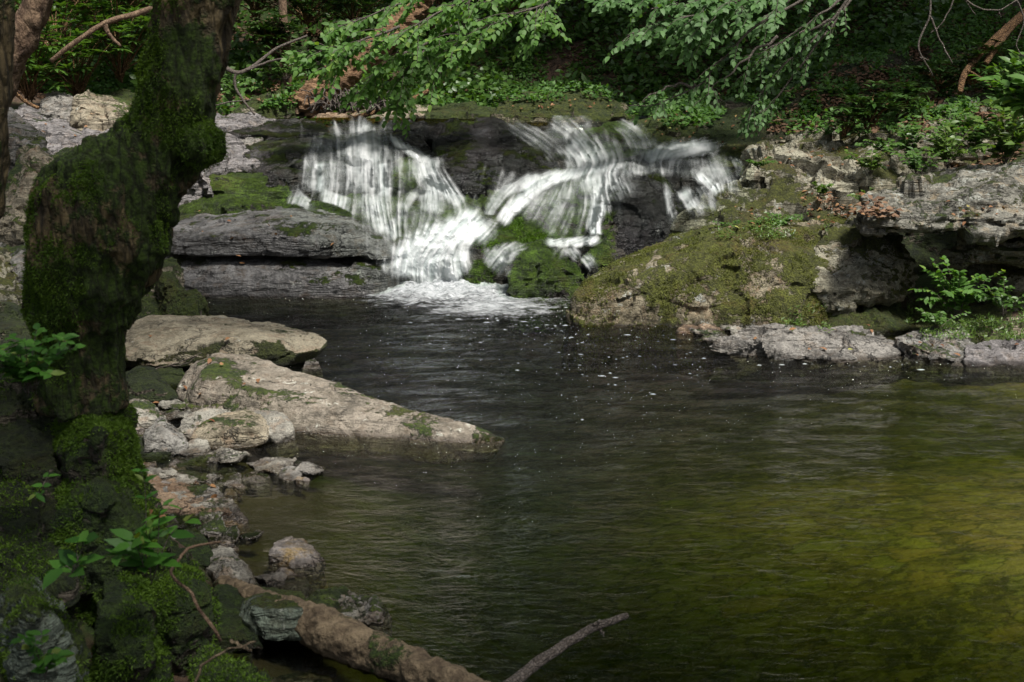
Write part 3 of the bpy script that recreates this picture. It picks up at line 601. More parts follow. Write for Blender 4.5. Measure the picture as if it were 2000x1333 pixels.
rock('ledge_rock','upper bright mossed ledge behind the trunk', M['wetmoss'],[(340,372,.1),(345,340,.8),(400,326,1),(500,330,1),(570,345,.9),(590,372,.3),(560,378,0),(450,372,0),(400,345,.15),(520,350,.15)],Yn=12.7,D=.9,drop=.3,group=GE,facet=.4,strata=2,sh=.06,cat='rock')
rock('ledge_rock','lower rounded mossed ledge above the grey slab', M['wetmoss'],[(340,420,.1),(345,380,.8),(450,372,1),(540,380,.9),(556,400,.5),(545,418,.1),(430,424,0),(450,390,.1)],Yn=12.3,D=.8,drop=.4,group=GE,strata=.8,cat='rock')
rock('ledge_rock','black overhanging ledge with thin drips', M['wet'],[(480,372,.3),(490,335,.8),(540,318,1),(610,316,1),(620,360,.3),(600,368,.05),(520,360,0),(540,335,.15),(600,335,.15)],Yn=12.75,D=.7,drop=.25,group=GE,facet=.4,strata=2,cat='rock')
rock('ledge_rock','wet layered shelf above the black overhang', M['wet'],[(430,325,.3),(440,290,.8),(520,272,1),(620,270,1),(630,310,.3),(600,322,.05),(500,322,0),(480,300,.2),(600,295,.2)],Yn=13.4,D=.9,drop=.4,group=GE,strata=2.6,facet=.3,amp=.6,sh=.05,cat='rock')
rock('ledge_rock','pale dry slab step just right of the trunk', M['purple'],[(410,330,.1),(415,290,.8),(450,282,1),(490,292,.7),(500,325,.1)],Yn=13.2,D=1.0,drop=.4,group=GE,strata=1.2,sh=.08,cat='rock')
rock('ledge_rock','flat pale ledge under the small still pool', M['shore'],[(415,285,.1),(420,262,.9),(480,257,1),(510,268,.6),(500,285,.1)],Yn=14.0,D=.8,drop=.3,group=GE,strata=1.2,sh=.08,cat='rock')
rock('ledge_rock','dark wet layered ledge at the left lip of the upper pool', M['wet'],[(425,262,.1),(430,245,.6),(500,236,.9),(600,232,1),(640,245,.6),(635,262,.1),(560,266,0),(480,264,0)],Yn=14.4,D=.9,drop=.4,group=GE,strata=2.6,facet=.3,amp=.6,sh=.05,cat='rock')
rock('ledge_rock','pale dry slab sliding into the upper pool', M['purple'],[(380,250,.0),(400,222,1),(470,221,1),(545,229,.7),(520,240,.3),(450,248,0)],Yn=14.6,D=1.8,drop=.4,group=GE,strata=.5,cat='rock')
GF='pale slabs on the far left'
rock('slab_rock','wide violet grey bedrock slab sloping behind the trunk', M['purple'],[(20,330,.1),(30,225,.8),(80,212,1),(260,222,1),(430,240,.95),(450,300,.4),(400,335,0),(250,345,0),(100,340,0)],Yn=12.6,D=3.2,drop=.5,strata=1.6,sh=.12,amp=1.2,group=GF,cat='rock')
rock('slab_rock','pale block with a mossy left side on the far slab', M['shore'],[(78,222,0),(82,196,.6),(95,182,1),(150,190,1),(150,215,.3),(148,228,0)],Yn=15.0,D=.7,drop=.3,strata=1.3,sh=.09,group=GF,cat='rock')
rock('slab_rock','overhanging layered block with a rusty face left of the trunk', M['tan'],[(140,230,0),(148,190,.8),(170,181,1),(260,196,1),(262,235,.2),(250,240,0),(158,205,.1)],Yn=14.6,D=.9,drop=.15,strata=1.6,sh=.09,group=GF,cat='rock')
rock('boulder','small round mossy stone on the bank behind the pale blocks', M['mossy'],[(218,195,0),(222,180,.7),(240,175,1),(262,180,.8),(265,200,0)],Yn=16,D=.5,drop=.3)
GA='angular boulders at the left edge'
rock('boulder','tilted grey boulder with a straight sharp edge at far left', M['slab'],[(-60,270,.1),(-20,210,.9),(15,202,1),(40,225,.8),(90,280,.4),(95,300,.1),(40,290,0),(-40,290,0)],Yn=9.6,D=1.0,drop=.5,group=GA,strata=1.3,sdir=(.6,0,.7))
rock('boulder','tan pitted angular boulder behind the trunk at the left', M['tan'],[(-20,430,.1),(10,330,.6),(60,278,1),(90,300,.8),(130,345,.5),(125,440,0),(50,440,0),(70,320,.2)],Yn=7.6,D=1.0,drop=.8,group=GA,strata=.4,amp=1.2)
rock('boulder','shadowed grey rock under the tan pitted boulder', M['slab'],[(-40,520,.1),(-30,430,.8),(60,425,1),(60,500,.2),(30,530,0)],Yn=7.2,D=1.0,drop=.8,group=GA)
rock('stone','small rough mossy stones between tan boulder and slab', M['mossy'],[(95,330,0),(105,295,.8),(140,288,1),(180,300,.8),(185,330,0)],Yn=11.5,D=.5,drop=.3,group=GA,jag=.4)
# ================================================================== rocks: cascade
GC='wet boulders carrying the waterfall'
def crock(label, mat, pieces, **kw):
    kw.setdefault('sharp', 4 if False else 3); kw.setdefault('facet', 1.2); kw['jag'] = kw.get('jag', 0) * .5 + .12
    return rock('cascade_rock', label, M[mat], pieces, group=GC, cat='rock', vox=kw.pop('vox',.022), **kw)
crock('broad black ledge behind the main white curtain','wet',[[(575,395,.0),(580,325,.25),(600,290,.5),(640,258,.85),(760,248,1),(830,275,.7),(868,320,.3),(872,400,.0),(700,330,.2),(620,325,.2),(820,335,.15)]],Yn=12.75,D=1.7,drop=.5,strata=1.2,sh=.09)
crock('mossed step under the main white curtain','wetmoss',[[(555,440,.1),(560,400,.6),(600,385,1),(760,385,1),(900,390,.9),(930,420,.4),(900,480,.0),(780,500,0),(600,450,.0),(700,405,.3)]],Yn=12.0,D=.8,drop=.6,strata=1.0)
crock('green domed rock parting the left fall near its foot','wetmoss',[[(765,500,0),(770,430,.5),(800,395,1),(860,390,1),(905,410,.7),(925,450,.3),(920,490,.0),(830,420,.3)]],Yn=11.8,D=.7,drop=.6)
crock('black rounded outcrop with moss at the lip of the left fall','black',[[(745,285,.1),(740,255,.6),(760,236,1),(830,238,1),(860,262,.6),(870,300,.1)]],Yn=13.7,D=.9,drop=.4,jag=.2)
crock('small wet hump at the left lip of the upper pool','wet',[[(655,258,.1),(662,242,.6),(690,236,1),(730,240,.9),(745,255,.3)]],Yn=14.3,D=.6,drop=.4)
crock('mossy dark lump standing in the middle of the curtain','wetmoss',[[(765,345,.0),(768,315,.6),(790,303,1),(812,312,.8),(820,345,.1),(815,375,0)]],Yn=12.65,D=.5,drop=.5)
crock('large black wet outcrop between the two falls','black',[[(850,330,.1),(848,265,.8),(880,240,1),(960,235,1),(1030,262,.9),(1090,300,.6),(1095,345,.2),(1030,370,.05),(960,380,0),(890,365,0),(930,285,.4),(1040,300,.35)],[(862,300,.3),(900,285,.6),(1000,300,.5),(1000,400,0),(930,410,0),(880,375,0)]],Yn=12.65,D=1.7,drop=.6,strata=1.2,jag=.3)
crock('bright moss knob at the foot of the black outcrop','wetmoss',[[(895,395,0),(905,370,.7),(930,358,1),(955,370,.7),(955,400,0)]],Yn=12.55,D=.4,drop=.4)
crock('smooth rock under the upper middle chute','wet',[[(1010,330,.1),(990,258,.9),(1050,248,1),(1140,255,.9),(1190,300,.4),(1225,320,.1),(1130,345,0),(1080,275,.6)]],Yn=13.2,D=1.5,drop=.6,strata=.3)
crock('dark rounded rock with thin water film below the far lip','wetmoss',[[(1130,300,.1),(1125,262,.7),(1160,246,1),(1230,248,1),(1285,275,.7),(1300,310,.2),(1240,325,0),(1210,265,.5)]],Yn=13.4,D=1.1,drop=.6)
crock('broad green rock under the wide middle chute','wetmoss',[[(940,420,.1),(950,375,.6),(1000,340,1),(1090,330,1),(1180,335,.95),(1185,400,.2),(1175,470,.0),(1080,480,0),(980,450,0),(1050,360,.6),(1150,370,.3)]],Yn=12.1,D=1.1,drop=.7)
crock('big black boulder dividing the right fall','black',[[(1165,500,.05),(1180,400,.5),(1190,350,.85),(1230,330,1),(1290,340,.95),(1340,395,.6),(1350,450,.3),(1330,500,.1),(1250,520,0),(1190,515,0),(1240,370,.3),(1280,430,.1)]],Yn=11.45,D=1.25,amp=.8,drop=.5,jag=.3)
crock('lime green mossed flank left of the big black boulder','wetmoss',[[(1140,505,.1),(1165,460,.5),(1185,410,.9),(1200,440,.5),(1215,500,.1),(1180,520,0)]],Yn=11.3,D=.6,drop=.4)
crock('long bright green moss dome beside the white pool foam','wetmoss',[[(885,525,.0),(900,485,.4),(950,445,.9),(1010,430,1),(1060,435,.9),(1085,465,.5),(1080,490,.2),(1000,520,.1),(930,535,0),(980,470,.25)]],Yn=11.5,D=.7,drop=.4,strata=.2,key='dome')
crock('small dark moss dome at the foot of the right fall','wetmoss',[[(998,545,.05),(1005,500,.5),(1035,474,1),(1075,478,.9),(1130,510,.5),(1145,540,.1),(1100,560,'w'),(1020,556,'w'),(1050,505,.2)]],Yn=11.0,D=.6,drop=.3,strata=.2)
crock('low wet rock with a trickle behind the big right boulder','wet',[[(1110,520,.1),(1120,485,.7),(1160,472,1),(1215,490,.8),(1230,520,.1),(1170,535,0)]],Yn=11.35,D=.6,drop=.4)
crock('upper right shelf under white water','wet',[[(1180,345,.1),(1200,320,.5),(1280,297,.9),(1380,292,1),(1430,310,.8),(1450,350,.2),(1400,380,.0),(1300,350,.1),(1330,315,.4)]],Yn=12.6,D=1.1,drop=.7)
crock('steep wet rock wall at the far right of the falls','wet',[[(1320,420,.05),(1330,350,.6),(1380,330,1),(1440,335,.9),(1460,370,.5),(1420,440,.1),(1360,470,0)]],Yn=12.0,D=.9,drop=.7)
GR='mossy rocks around the head of the falls'
rock('lip_boulder','long low mossed boulder lying at the back of the upper pool', M['heavymoss'],[[(962,226,.0),(975,198,.5),(1020,182,.8),(1120,173,1),(1160,180,.95),(1215,205,.5),(1245,232,.0),(1100,232,0),(1050,200,.3)]],Yn=15.9,D=.9,drop=.4,group=GR,cat='boulder',strata=.4)
for lb,mt,o,yn,d in [('brown and green ledge rock right of the upper pool','heavymoss',[(1225,285,0),(1235,235,.6),(1290,222,1),(1370,228,.9),(1400,262,.5),(1380,300,0),(1290,300,0),(1320,245,.3)],13.9,.9),
   ('dark mossed rock above the white froth','shade',[(1350,290,0),(1370,245,.8),(1440,235,1),(1490,262,.7),(1480,300,0)],13.6,.8),
   ('smooth green moss dome at the right end of the froth','heavymoss',[(1390,320,0),(1405,290,.7),(1440,280,1),(1475,292,.8),(1480,330,0)],12.9,.6),
   ('shaded mossy rock slope behind the green dome','shade',[(1260,245,0),(1290,205,.8),(1400,192,1),(1500,215,.8),(1510,270,0)],15.2,1.0),
   ('flat mossy rock left of the big shaded boulder','shade',[(1370,265,0),(1400,225,.8),(1500,208,1),(1560,240,.6),(1540,285,0)],14.2,1.0),
   ('flat bank stone on the far side of the upper pool, left','tan',[(700,224,0),(720,214,1),(800,211,1),(860,216,.8),(880,225,0)],17.5,1.0),
   ('flat bank stone on the far side of the upper pool, right','mossy',[(830,224,0),(850,209,1),(930,205,1),(985,214,.7),(985,226,0)],17.2,1.0),
   ('thin dry ledge beneath the root pile','brown',[(540,226,0),(560,214,1),(680,211,1),(720,218,.8),(720,228,0)],17.8,1.2)]:
    rock('bank_rock', lb, M[mt], o, Yn=yn, D=d, drop=.35, jag=.4, strata=1.3, group=GR, cat='rock', vox=.028)
rock('boulder','mossy wedge boulder with a pale edge on the far left bank', M['mossy'],[(455,222,.1),(470,205,.6),(500,185,.9),(560,173,1),(577,180,.9),(572,200,.5),(530,215,.1),(480,224,0),(520,196,.2)],Yn=17.2,D=.8,drop=.4,strata=.3)
# ================================================================== rocks: right bank
GT='big boulders of the right bank'
rock('large_boulder','huge olive mossed boulder sloping into the pool', M['bigmoss'],[
  [(1112,606,'w'),(1120,575,.15),(1150,532,.35),(1200,515,.5),(1330,455,.85),(1400,440,1),(1520,428,1),(1640,425,1),(1700,440,.9),(1740,520,.35),(1720,560,.2),(1600,600,.05),(1590,612,.0),(1500,632,'w'),(1420,636,'w'),(1250,637,'w'),(1150,625,'w'),(1160,585,.08),(1240,545,.1),(1330,510,.15),(1430,480,.22),(1490,455,.3),(1600,520,.1)]],
  Yn=9.75,D=1.7,drop=.4,group=GT,cat='boulder',facet=.6,strata=.6,sh=.2,amp=1.1,sdir=(-.35,-.2,.8),vox=.02,key='big')
rock('large_boulder','jagged fractured end of the mossed boulder beside the cave', M['lichened'],[
  [(1585,520,.2),(1600,460,.6),(1680,425,1),(1750,430,.9),(1770,480,.5),(1775,540,.3),(1740,560,.1),(1660,560,.05),(1590,560,.1)],
  [(1600,600,.1),(1590,540,.3),(1640,530,.4),(1680,560,.3),(1660,590,.05)]],Yn=9.75,D=1.3,drop=.1,group=GT,cat='boulder',strata=1.6,sh=.09,jag=1.0,sdir=(-.5,-.2,.7),vox=.02)
rock('large_boulder','stepped tan and mossy boulder above the falls side of the right bank', M['lichened'],[
  [(1350,450,.1),(1362,405,.4),(1420,355,.8),(1475,335,1),(1580,340,1),(1700,365,.95),(1740,400,.7),(1700,440,.2),(1550,450,.05),(1450,455,0),(1400,400,.25),(1520,380,.5)]],
  Yn=11.0,D=1.5,drop=.6,group=GT,cat='boulder',facet=2.2,strata=.9,sh=.12,amp=1.0,sdir=(-.3,-.2,.9),vox=.022)
rock('large_boulder','topmost square shouldered boulder with dark moss crest', M['lichened'],[
  [(1460,335,.1),(1470,290,.5),(1490,270,.7),(1540,255,.95),(1640,250,1),(1780,256,1),(1850,300,.8),(1830,370,.2),(1650,370,.1),(1520,350,0),(1540,275,.4),(1640,275,.5)]],
  Yn=11.9,D=1.6,drop=.6,group=GT,cat='boulder',facet=2.2,strata=1.0,sh=.13,amp=1.0,jag=.3,sdir=(-.25,-.15,.9),vox=.024)
rock('large_boulder','layered pale grey overhanging rock above the dark cave', M['jag'],[
  [(1698,415,.05),(1700,380,.5),(1760,362,.8),(1850,335,.95),(2000,318,1),(2160,310,1),(2160,420,.2),(2060,440,.1),(1980,425,.05),(1850,420,.0),(1760,430,0),(1800,385,.3),(1950,350,.4)],
  [(1870,450,.3),(1900,420,.6),(2160,420,.8),(2160,500,.2),(1960,478,.2)]],Yn=9.5,D=1.6,drop=.05,group=GT,cat='boulder',strata=2.2,sh=.07,jag=1.0,sdir=(.15,-.15,1),vox=.019)
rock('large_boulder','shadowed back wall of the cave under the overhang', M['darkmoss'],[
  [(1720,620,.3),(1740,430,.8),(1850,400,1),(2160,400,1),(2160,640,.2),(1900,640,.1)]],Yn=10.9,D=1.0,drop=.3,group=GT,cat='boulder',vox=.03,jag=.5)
rock('large_boulder','dark brown rock pillar at the right edge under the overhang', M['lichened'],[
  [(1955,600,.3),(1900,470,.9),(1960,450,1),(2160,440,1),(2160,640,.0),(1990,560,.1)]],Yn=10.0,D=.8,drop=.1,group=GT,cat='boulder',vox=.022,jag=.8,strata=1.5)
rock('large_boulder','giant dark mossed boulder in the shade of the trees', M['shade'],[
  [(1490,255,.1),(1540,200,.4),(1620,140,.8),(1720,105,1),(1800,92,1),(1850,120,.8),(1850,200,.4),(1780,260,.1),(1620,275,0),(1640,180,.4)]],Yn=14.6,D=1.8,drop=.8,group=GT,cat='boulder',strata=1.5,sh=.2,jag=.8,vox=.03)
rock('large_boulder','lichen grey boulder half buried at the upper right', M['lichened'],[
  [(1740,262,.0),(1755,220,.6),(1800,200,.9),(1900,190,1),(1990,180,1),(2100,165,1),(2100,260,.1),(1950,275,0),(1850,230,.4)]],Yn=12.8,D=1.4,drop=.6,group=GT,cat='boulder',strata=.9,jag=.4,vox=.026)
GSH='low rocks along the right waterline'
rock('shore_rock','long pale streaked slab lying at the right waterline', M['shore'],[(1402,668,.35),(1430,648,.7),(1520,634,1),(1640,640,1),(1730,648,.9),(1757,690,.2),(1750,702,'w'),(1640,707,'w'),(1520,695,'w'),(1440,682,'w'),(1500,665,.35),(1700,662,.4)],D=.75,drop=.2,group=GSH,cat='rock',strata=1.0,sh=.05,sdir=(-.35,-.3,.8),vox=.013)
rock('shore_rock','grey and mossy waterline rock right of the pale slab', M['slab'],[(1742,655,.6),(1790,642,.8),(1880,640,1),(1900,660,.7),(1905,712,'w'),(1860,710,'w'),(1765,692,'w'),(1765,668,.3)],D=.7,drop=.2,group=GSH,cat='rock',strata=.9,vox=.014)
rock('shore_rock','smooth violet grey rock at the right edge of the waterline', M['purple'],[(1880,690,.3),(1885,672,.6),(1930,668,.8),(2130,672,1),(2130,716,'w'),(1990,715,'w'),(1890,716,'w')],D=.5,drop=.2,group=GSH,cat='rock',strata=.3,vox=.014)
rock('shore_rock','pale mossy terrace behind the violet grey rock', M['tan'],[(1800,662,.2),(1830,640,.7),(1960,630,1),(2130,620,1),(2130,680,0),(1950,675,0)],Yn=9.1,D=.9,drop=.3,group=GSH,cat='rock',strata=1.2,vox=.018)
rock('shore_rock','brown rounded stone at the left tip of the pale slab', M['brown'],[(1412,648,0),(1418,632,.6),(1440,624,1),(1470,630,.8),(1478,645,.1),(1440,653,0)],Yn=9.75,D=.4,drop=.2,group=GSH,cat='rock')
rock('shore_rock','dark brown flat stone under the lip of the olive boulder', M['brown'],[(1325,652,'w'),(1335,634,.7),(1390,626,1),(1412,636,.7),(1408,653,'w')],D=.4,drop=.2,group=GSH,cat='rock')
rock('shore_rock','mossy low boulder between the olive boulder and the pale slab', M['heavymoss'],[(1500,645,0),(1510,612,.7),(1550,598,1),(1600,600,.9),(1615,640,.1),(1560,650,0)],Yn=9.7,D=.5,drop=.3,group=GSH,cat='rock')
rock('shore_rock','rounded mossy boulder with a bare pale top in front of the cave', M['mossy'],[(1598,645,0),(1610,608,.7),(1660,590,1),(1740,588,1),(1785,612,.7),(1790,645,.1),(1700,655,0),(1690,610,.3)],Yn=9.6,D=.7,drop=.3,group=GSH,cat='rock')
rock('shore_rock','mossy earth hump under the leafy shrub', M['heavymoss'],[(1770,660,0),(1790,625,.6),(1880,603,.9),(1960,590,1),(2130,600,1),(2130,660,0),(1950,665,0)],Yn=9.5,D=.8,drop=.3,group=GSH,cat='rock',strata=.2,vox=.018)
rock('stone','tiny white stone in the water near the right edge', M['shore'],[(1858,716,'w'),(1864,707),(1876,706),(1883,716,'w')],D=.1,drop=.1,group='tiny stones in the right shallows')
rock('stone','flat blue grey stone in the water near the right edge', M['shore'],[(1893,716,'w'),(1900,708),(1925,707),(1935,716,'w')],D=.12,drop=.1,group='tiny stones in the right shallows')
# ================================================================== depth of the built rocks as seen from the stream bank (to lay water and plants on them)
DMW, DMH = 1000, 667
def depth_map():
    D = np.full((DMH + 60, DMW + 200), 1e3)          # 50 px margins
    for V in ALL_ROCK_V:
        r = V - [0, 0, CAMZ]; f = r[:, 1] * CP - r[:, 2] * SP; u = r[:, 1] * SP + r[:, 2] * CP
        k = f > .3; f = f[k]
        x = (1000 + FPX * r[k, 0] / f) / 2 + 100; y = (666.5 - FPX * u[k] / f) / 2 + 30
        xi = x.astype(int); yi = y.astype(int); q = (xi >= 1) & (yi >= 1) & (xi < D.shape[1] - 1) & (yi < D.shape[0] - 1)
        np.minimum.at(D, (yi[q], xi[q]), r[k, 1][q])
    for _ in range(2):
        E = D.copy()
        for dx in (-1, 0, 1):
            for dy in (-1, 0, 1): E = np.minimum(E, np.roll(np.roll(D, dx, 1), dy, 0))
        D = np.where(D - E > .5, E, D)
    return D
DM = depth_map()
def dsamp(px, py):
    x = np.clip((np.asarray(px) / 2 + 100).astype(int), 0, DM.shape[1] - 1); y = np.clip((np.asarray(py) / 2 + 30).astype(int), 0, DM.shape[0] - 1)
    return DM[y, x]
def PV(px, py, Y):
    px = np.asarray(px, float); py = np.asarray(py, float); X = (px - 1000) / FPX; U = (666.5 - py) / FPX
    dy = CP + U * SP; dz = -SP + U * CP; t = Y / dy
    return np.stack([X * t, Y + 0 * X, CAMZ + dz * t], -1)
def SURF(px, py): return PV(px, py, dsamp(px, py))
# ------------------------------------------------------------------ falling water
def water_mat():
    m = NT('white falling water'); al = m.n('Attribute', 2, dict(attribute_name='den')); lc = m.n('Attribute', 2, dict(attribute_name='strand'))
    b = m.n('BsdfPrincipled', 0, None, Base_Color=m.mix(lc, (.62, .70, .69), (.93, .95, .95)), Roughness=.4, Normal=m.bump(lc, .6, .03))
    t = m.n('BsdfTranslucent', 0, None, Color=(.85, .88, .9))
    wsh = m.n('MixShader', 0, None, i0=.3, i1=b, i2=t)
    return m.done(m.n('MixShader', 0, None, i0=al, i1=m.n('BsdfTransparent', 0, None, Color=(.93, .96, .93)), i2=wsh))
MWATER = water_mat()
STROKES = []; FALLS = []
def fall(label, loc, ribs):
    k = len(FALLS); FALLS.append((label, loc))
    for r in ribs:
        o = r[4] if len(r) > 4 else {}; STROKES.append((k, np.array(r[1], float), np.array(r[2], float), r[3], o.get('ends', (.2, .2))))
def build_falls():
    """every strand of the falls is laid on the rocks; flow lines carry the fine streaks"""
    g = 1.5; X0, X1, Y0_, Y1 = 500, 1475, 226, 590
    gx = np.arange(X0, X1, g); gy = np.arange(Y0_, Y1, g); nx, ny = len(gx), len(gy); PX, PY = np.meshgrid(gx, gy, indexing='ij')
    keep = np.ones_like(PX); FX = np.zeros_like(PX); FY = np.zeros_like(PX) + 1e-3; best = np.zeros_like(PX); own = np.zeros(PX.shape, int)
    for k, A, B, den, ends in STROKES:
        A = crom(A, 48); B = crom(B, 48); c = (A + B) / 2; T = np.gradient(c, axis=0); T /= np.linalg.norm(T, axis=1)[:, None] + 1e-9
        nrm = np.stack([-T[:, 1], T[:, 0]], 1); hw = np.maximum(np.abs(((A - B) * nrm).sum(1)) / 2, 4)
        m_ = hw.max() * 2 + 8; sl = (slice(max(0, int((c[:, 0].min() - m_ - X0) / g)), int((c[:, 0].max() + m_ - X0) / g) + 1), slice(max(0, int((c[:, 1].min() - m_ - Y0_) / g)), int((c[:, 1].max() + m_ - Y0_) / g) + 1))
        x = PX[sl][..., None] - c[:, 0]; y = PY[sl][..., None] - c[:, 1]; sc = (x * x + y * y) / (hw * hw)
        q = sc.argmin(-1); xx = np.take_along_axis(x, q[..., None], -1)[..., 0]; yy = np.take_along_axis(y, q[..., None], -1)[..., 0]
        d = np.sqrt(xx * xx + yy * yy) / hw[q]; f = q / 47.0
        wob = .25 * pnoise(np.stack([PX[sl].ravel() / 14, PY[sl].ravel() / 30, PX[sl].ravel() * 0 + k], 1)).reshape(d.shape)
        pr = np.exp(-np.clip(d * .92 + wob, 0, 9) ** 3.2) * (sst(f, -.02, ends[0] + .12) * .85 + .15) * (sst(1 - f, -.02, ends[1] + .10) * .85 + .15)
        D = den * pr; keep[sl] *= 1 - D * .33; FX[sl] += T[q, 0] * D; FY[sl] += T[q, 1] * D
        u = D > best[sl]; best[sl] = np.where(u, D, best[sl]); own[sl] = np.where(u, k, own[sl])
    D = np.maximum(best, 1 - keep) * .93; n_ = np.sqrt(FX ** 2 + FY ** 2) + 1e-6; FX /= n_; FY /= n_
    rng = np.random.RandomState(5)
    def lic(L, blur):
        N = rng.rand(nx, ny)
        for _ in range(blur): N = (N + np.roll(N, 1, 0) + np.roll(N, -1, 0) + np.roll(N, 1, 1) + np.roll(N, -1, 1)) / 5
        acc = N.copy(); cnt = 1
        for sg in (1, -1):
            px = np.arange(nx)[:, None] + np.zeros((1, ny)); py = np.arange(ny)[None] + np.zeros((nx, 1))
            for s_ in range(L):
                xi = np.clip(px.round().astype(int), 0, nx - 1); yi = np.clip(py.round().astype(int), 0, ny - 1)
                px = px + sg * FX[xi, yi]; py = py + sg * FY[xi, yi]
                xi = np.clip(px.round().astype(int), 0, nx - 1); yi = np.clip(py.round().astype(int), 0, ny - 1)
                acc += N[xi, yi]; cnt += 1
        acc /= cnt; return (acc - acc.mean()) / acc.std()
    D = np.clip(D, 0, 1)
    lc = .45 * lic(17, 1) + .65 * lic(26, 3) + .55 * lic(26, 8)
    step_ = .10 * fbm(np.stack([PX.ravel() / 60, PY.ravel() / 11, PX.ravel() * 0 + 2], 1), 3).reshape(PX.shape) + .10 * fbm(np.stack([PX.ravel() / 22, PY.ravel() / 22, PX.ravel() * 0 + 7], 1), 3).reshape(PX.shape)
    al = sst(D * 1.22 + step_ + lc * .18 * (1.15 - .65 * D), .22, 1.15)
    al = np.clip(.24 * sst(D, .12, .85) + .72 * al * (.72 + .28 * sst(D, .45, .85)), 0, .96)
    al = al * sst(D, .06, .26)
    for _ in range(1): al = (al * 2 + np.roll(al, 1, 0) + np.roll(al, -1, 0)) / 4
    st = np.clip(.62 + .26 * lc, 0, 1)
    Yr = dsamp(PX, PY); Yr = np.where(Yr > 30, 15.5, Yr); 
    for _ in range(3):
        E = np.pad(Yr, 1, mode='edge'); Yr = np.minimum.reduce([E[:-2, 1:-1], E[2:, 1:-1], E[1:-1, :-2], E[1:-1, 2:], Yr])
    Y = Yr.copy()
    for _ in range(24):
        E = np.pad(Y, 1, mode='edge'); E = (E[:-2, 1:-1] + E[2:, 1:-1] + E[1:-1, :-2] + E[1:-1, 2:] + Y * 2) / 6
        Y = np.minimum(E, Yr)
    Y = Y - .055 - .02 * D - .005 * lc * np.clip(D, 0, 1)
    V = PV(PX, PY, Y).reshape(-1, 3); idx = np.arange(nx * ny).reshape(nx, ny)
    F = np.stack([idx[:-1, :-1], idx[:-1, 1:], idx[1:, 1:], idx[1:, :-1]], -1).reshape(-1, 4)
    Df = D.ravel()[F].max(1); of = own.ravel()[F[:, 0]]
    for k, (label, loc) in enumerate(FALLS):
        f = F[(Df > .03) & (of == k)]; u, inv = np.unique(f, return_inverse=True); inv = np.asarray(inv).ravel(); vv = V[u] - np.array(loc)
        me = np_mesh('waterfall', vv, inv.reshape(-1, 4))
        for nm, ar in (('den', al), ('strand', st)):
            a = me.attributes.new(nm, 'FLOAT', 'POINT'); a.data.foreach_set('value', ar.ravel()[u].astype(np.float32))
        o = link_mesh('waterfall', me, MWATER); o.location = loc; tag(o, label, 'waterfall')
c_, s_, v_ = 'white_chute', 'water_curtain', 'water_film'
K = lambda a, b, e=.3, off=.05, sm=12: dict(ends=(a, b), edge=e, off=off, sm=sm)
fall('wide white curtain waterfall stepping down the left ledges', tuple(W(700, 560)), [
 (v_, [(560,395),(560,400),(556,408)], [(770,372),(772,385),(775,395)], .30),
 (v_, [(690,385),(700,420),(745,465)], [(930,385),(925,420),(850,480)], .34),
 (v_, [(590,262),(585,290),(580,380)], [(790,262),(800,290),(790,380)], .30, K(.1,.1)),
 (v_, [(622,240),(638,256),(640,285)], [(654,236),(670,252),(690,280)], .50, K(.3,-.1)),
 (c_, [(700,234),(686,254),(664,285)], [(764,234),(748,254),(762,285)], .66, K(.35,-.1)),
 (v_, [(600,262),(595,285),(592,314)], [(680,256),(668,285),(660,314)], .42, K(.3,-.1)),
 (s_, [(664,250),(655,285),(645,320)], [(746,250),(772,285),(786,318)], .62, K(.3,-.1)),
 (c_, [(733,256),(768,285),(795,306)], [(750,254),(806,287),(868,322)], .72, K(.2,-.1)),
 (s_, [(588,310),(586,345),(582,384)], [(680,310),(678,345),(674,386)], .55, K(0,.12,.15,.07)),
 (s_, [(660,310),(658,345),(655,388)], [(772,310),(772,345),(768,392)], .57, K(0,.1,.15,.07)),
 (s_, [(612,312),(612,345),(610,384)], [(638,312),(638,345),(637,384)], .74, K(.05,.1,.5,.09)),
 (c_, [(734,312),(734,345),(728,400)], [(764,312),(764,345),(765,402)], .76, K(.05,.1,.45,.09)),
 (s_, [(800,300),(802,322),(812,350),(822,362)], [(866,312),(866,335),(880,355),(888,366)], .70, K(0,.1)),
 (v_, [(768,312),(766,345),(765,392)], [(812,306),(815,345),(812,392)], .36, K(.1,.2)),
 (c_, [(820,345),(832,365),(858,385),(884,402)], [(874,345),(896,368),(922,392),(946,408)], .72, K(.1,.15)),
 (s_, [(822,352),(815,385),(812,430)], [(882,352),(876,390),(866,436)], .70, K(.1,.2)),
 (s_, [(828,358),(785,384),(768,425),(766,466)], [(838,368),(808,400),(800,430),(802,474)], .58, K(.1,.2)),
 (v_, [(806,385),(800,430),(800,474)], [(862,385),(860,430),(850,470)], .48, K(.1,.2)),
 (v_, [(866,385),(880,410),(885,438)], [(915,392),(925,412),(930,432)], .50, K(.1,.2)),
 (c_, [(572,383),(558,396),(552,408)], [(632,376),(622,390),(616,402)], .60, K(.15,.1,.25)),
 (c_, [(622,376),(615,390),(612,402)], [(705,372),(700,392),(694,405)], .72, K(.15,.1,.25)),
 (s_, [(690,372),(690,400),(712,428),(738,450)], [(770,352),(775,400),(774,440),(774,476)], .68, K(.1,.1)),
 (s_, [(728,420),(738,445),(758,470)], [(784,418),(790,445),(792,478)], .66, K(.2,.1)),
])
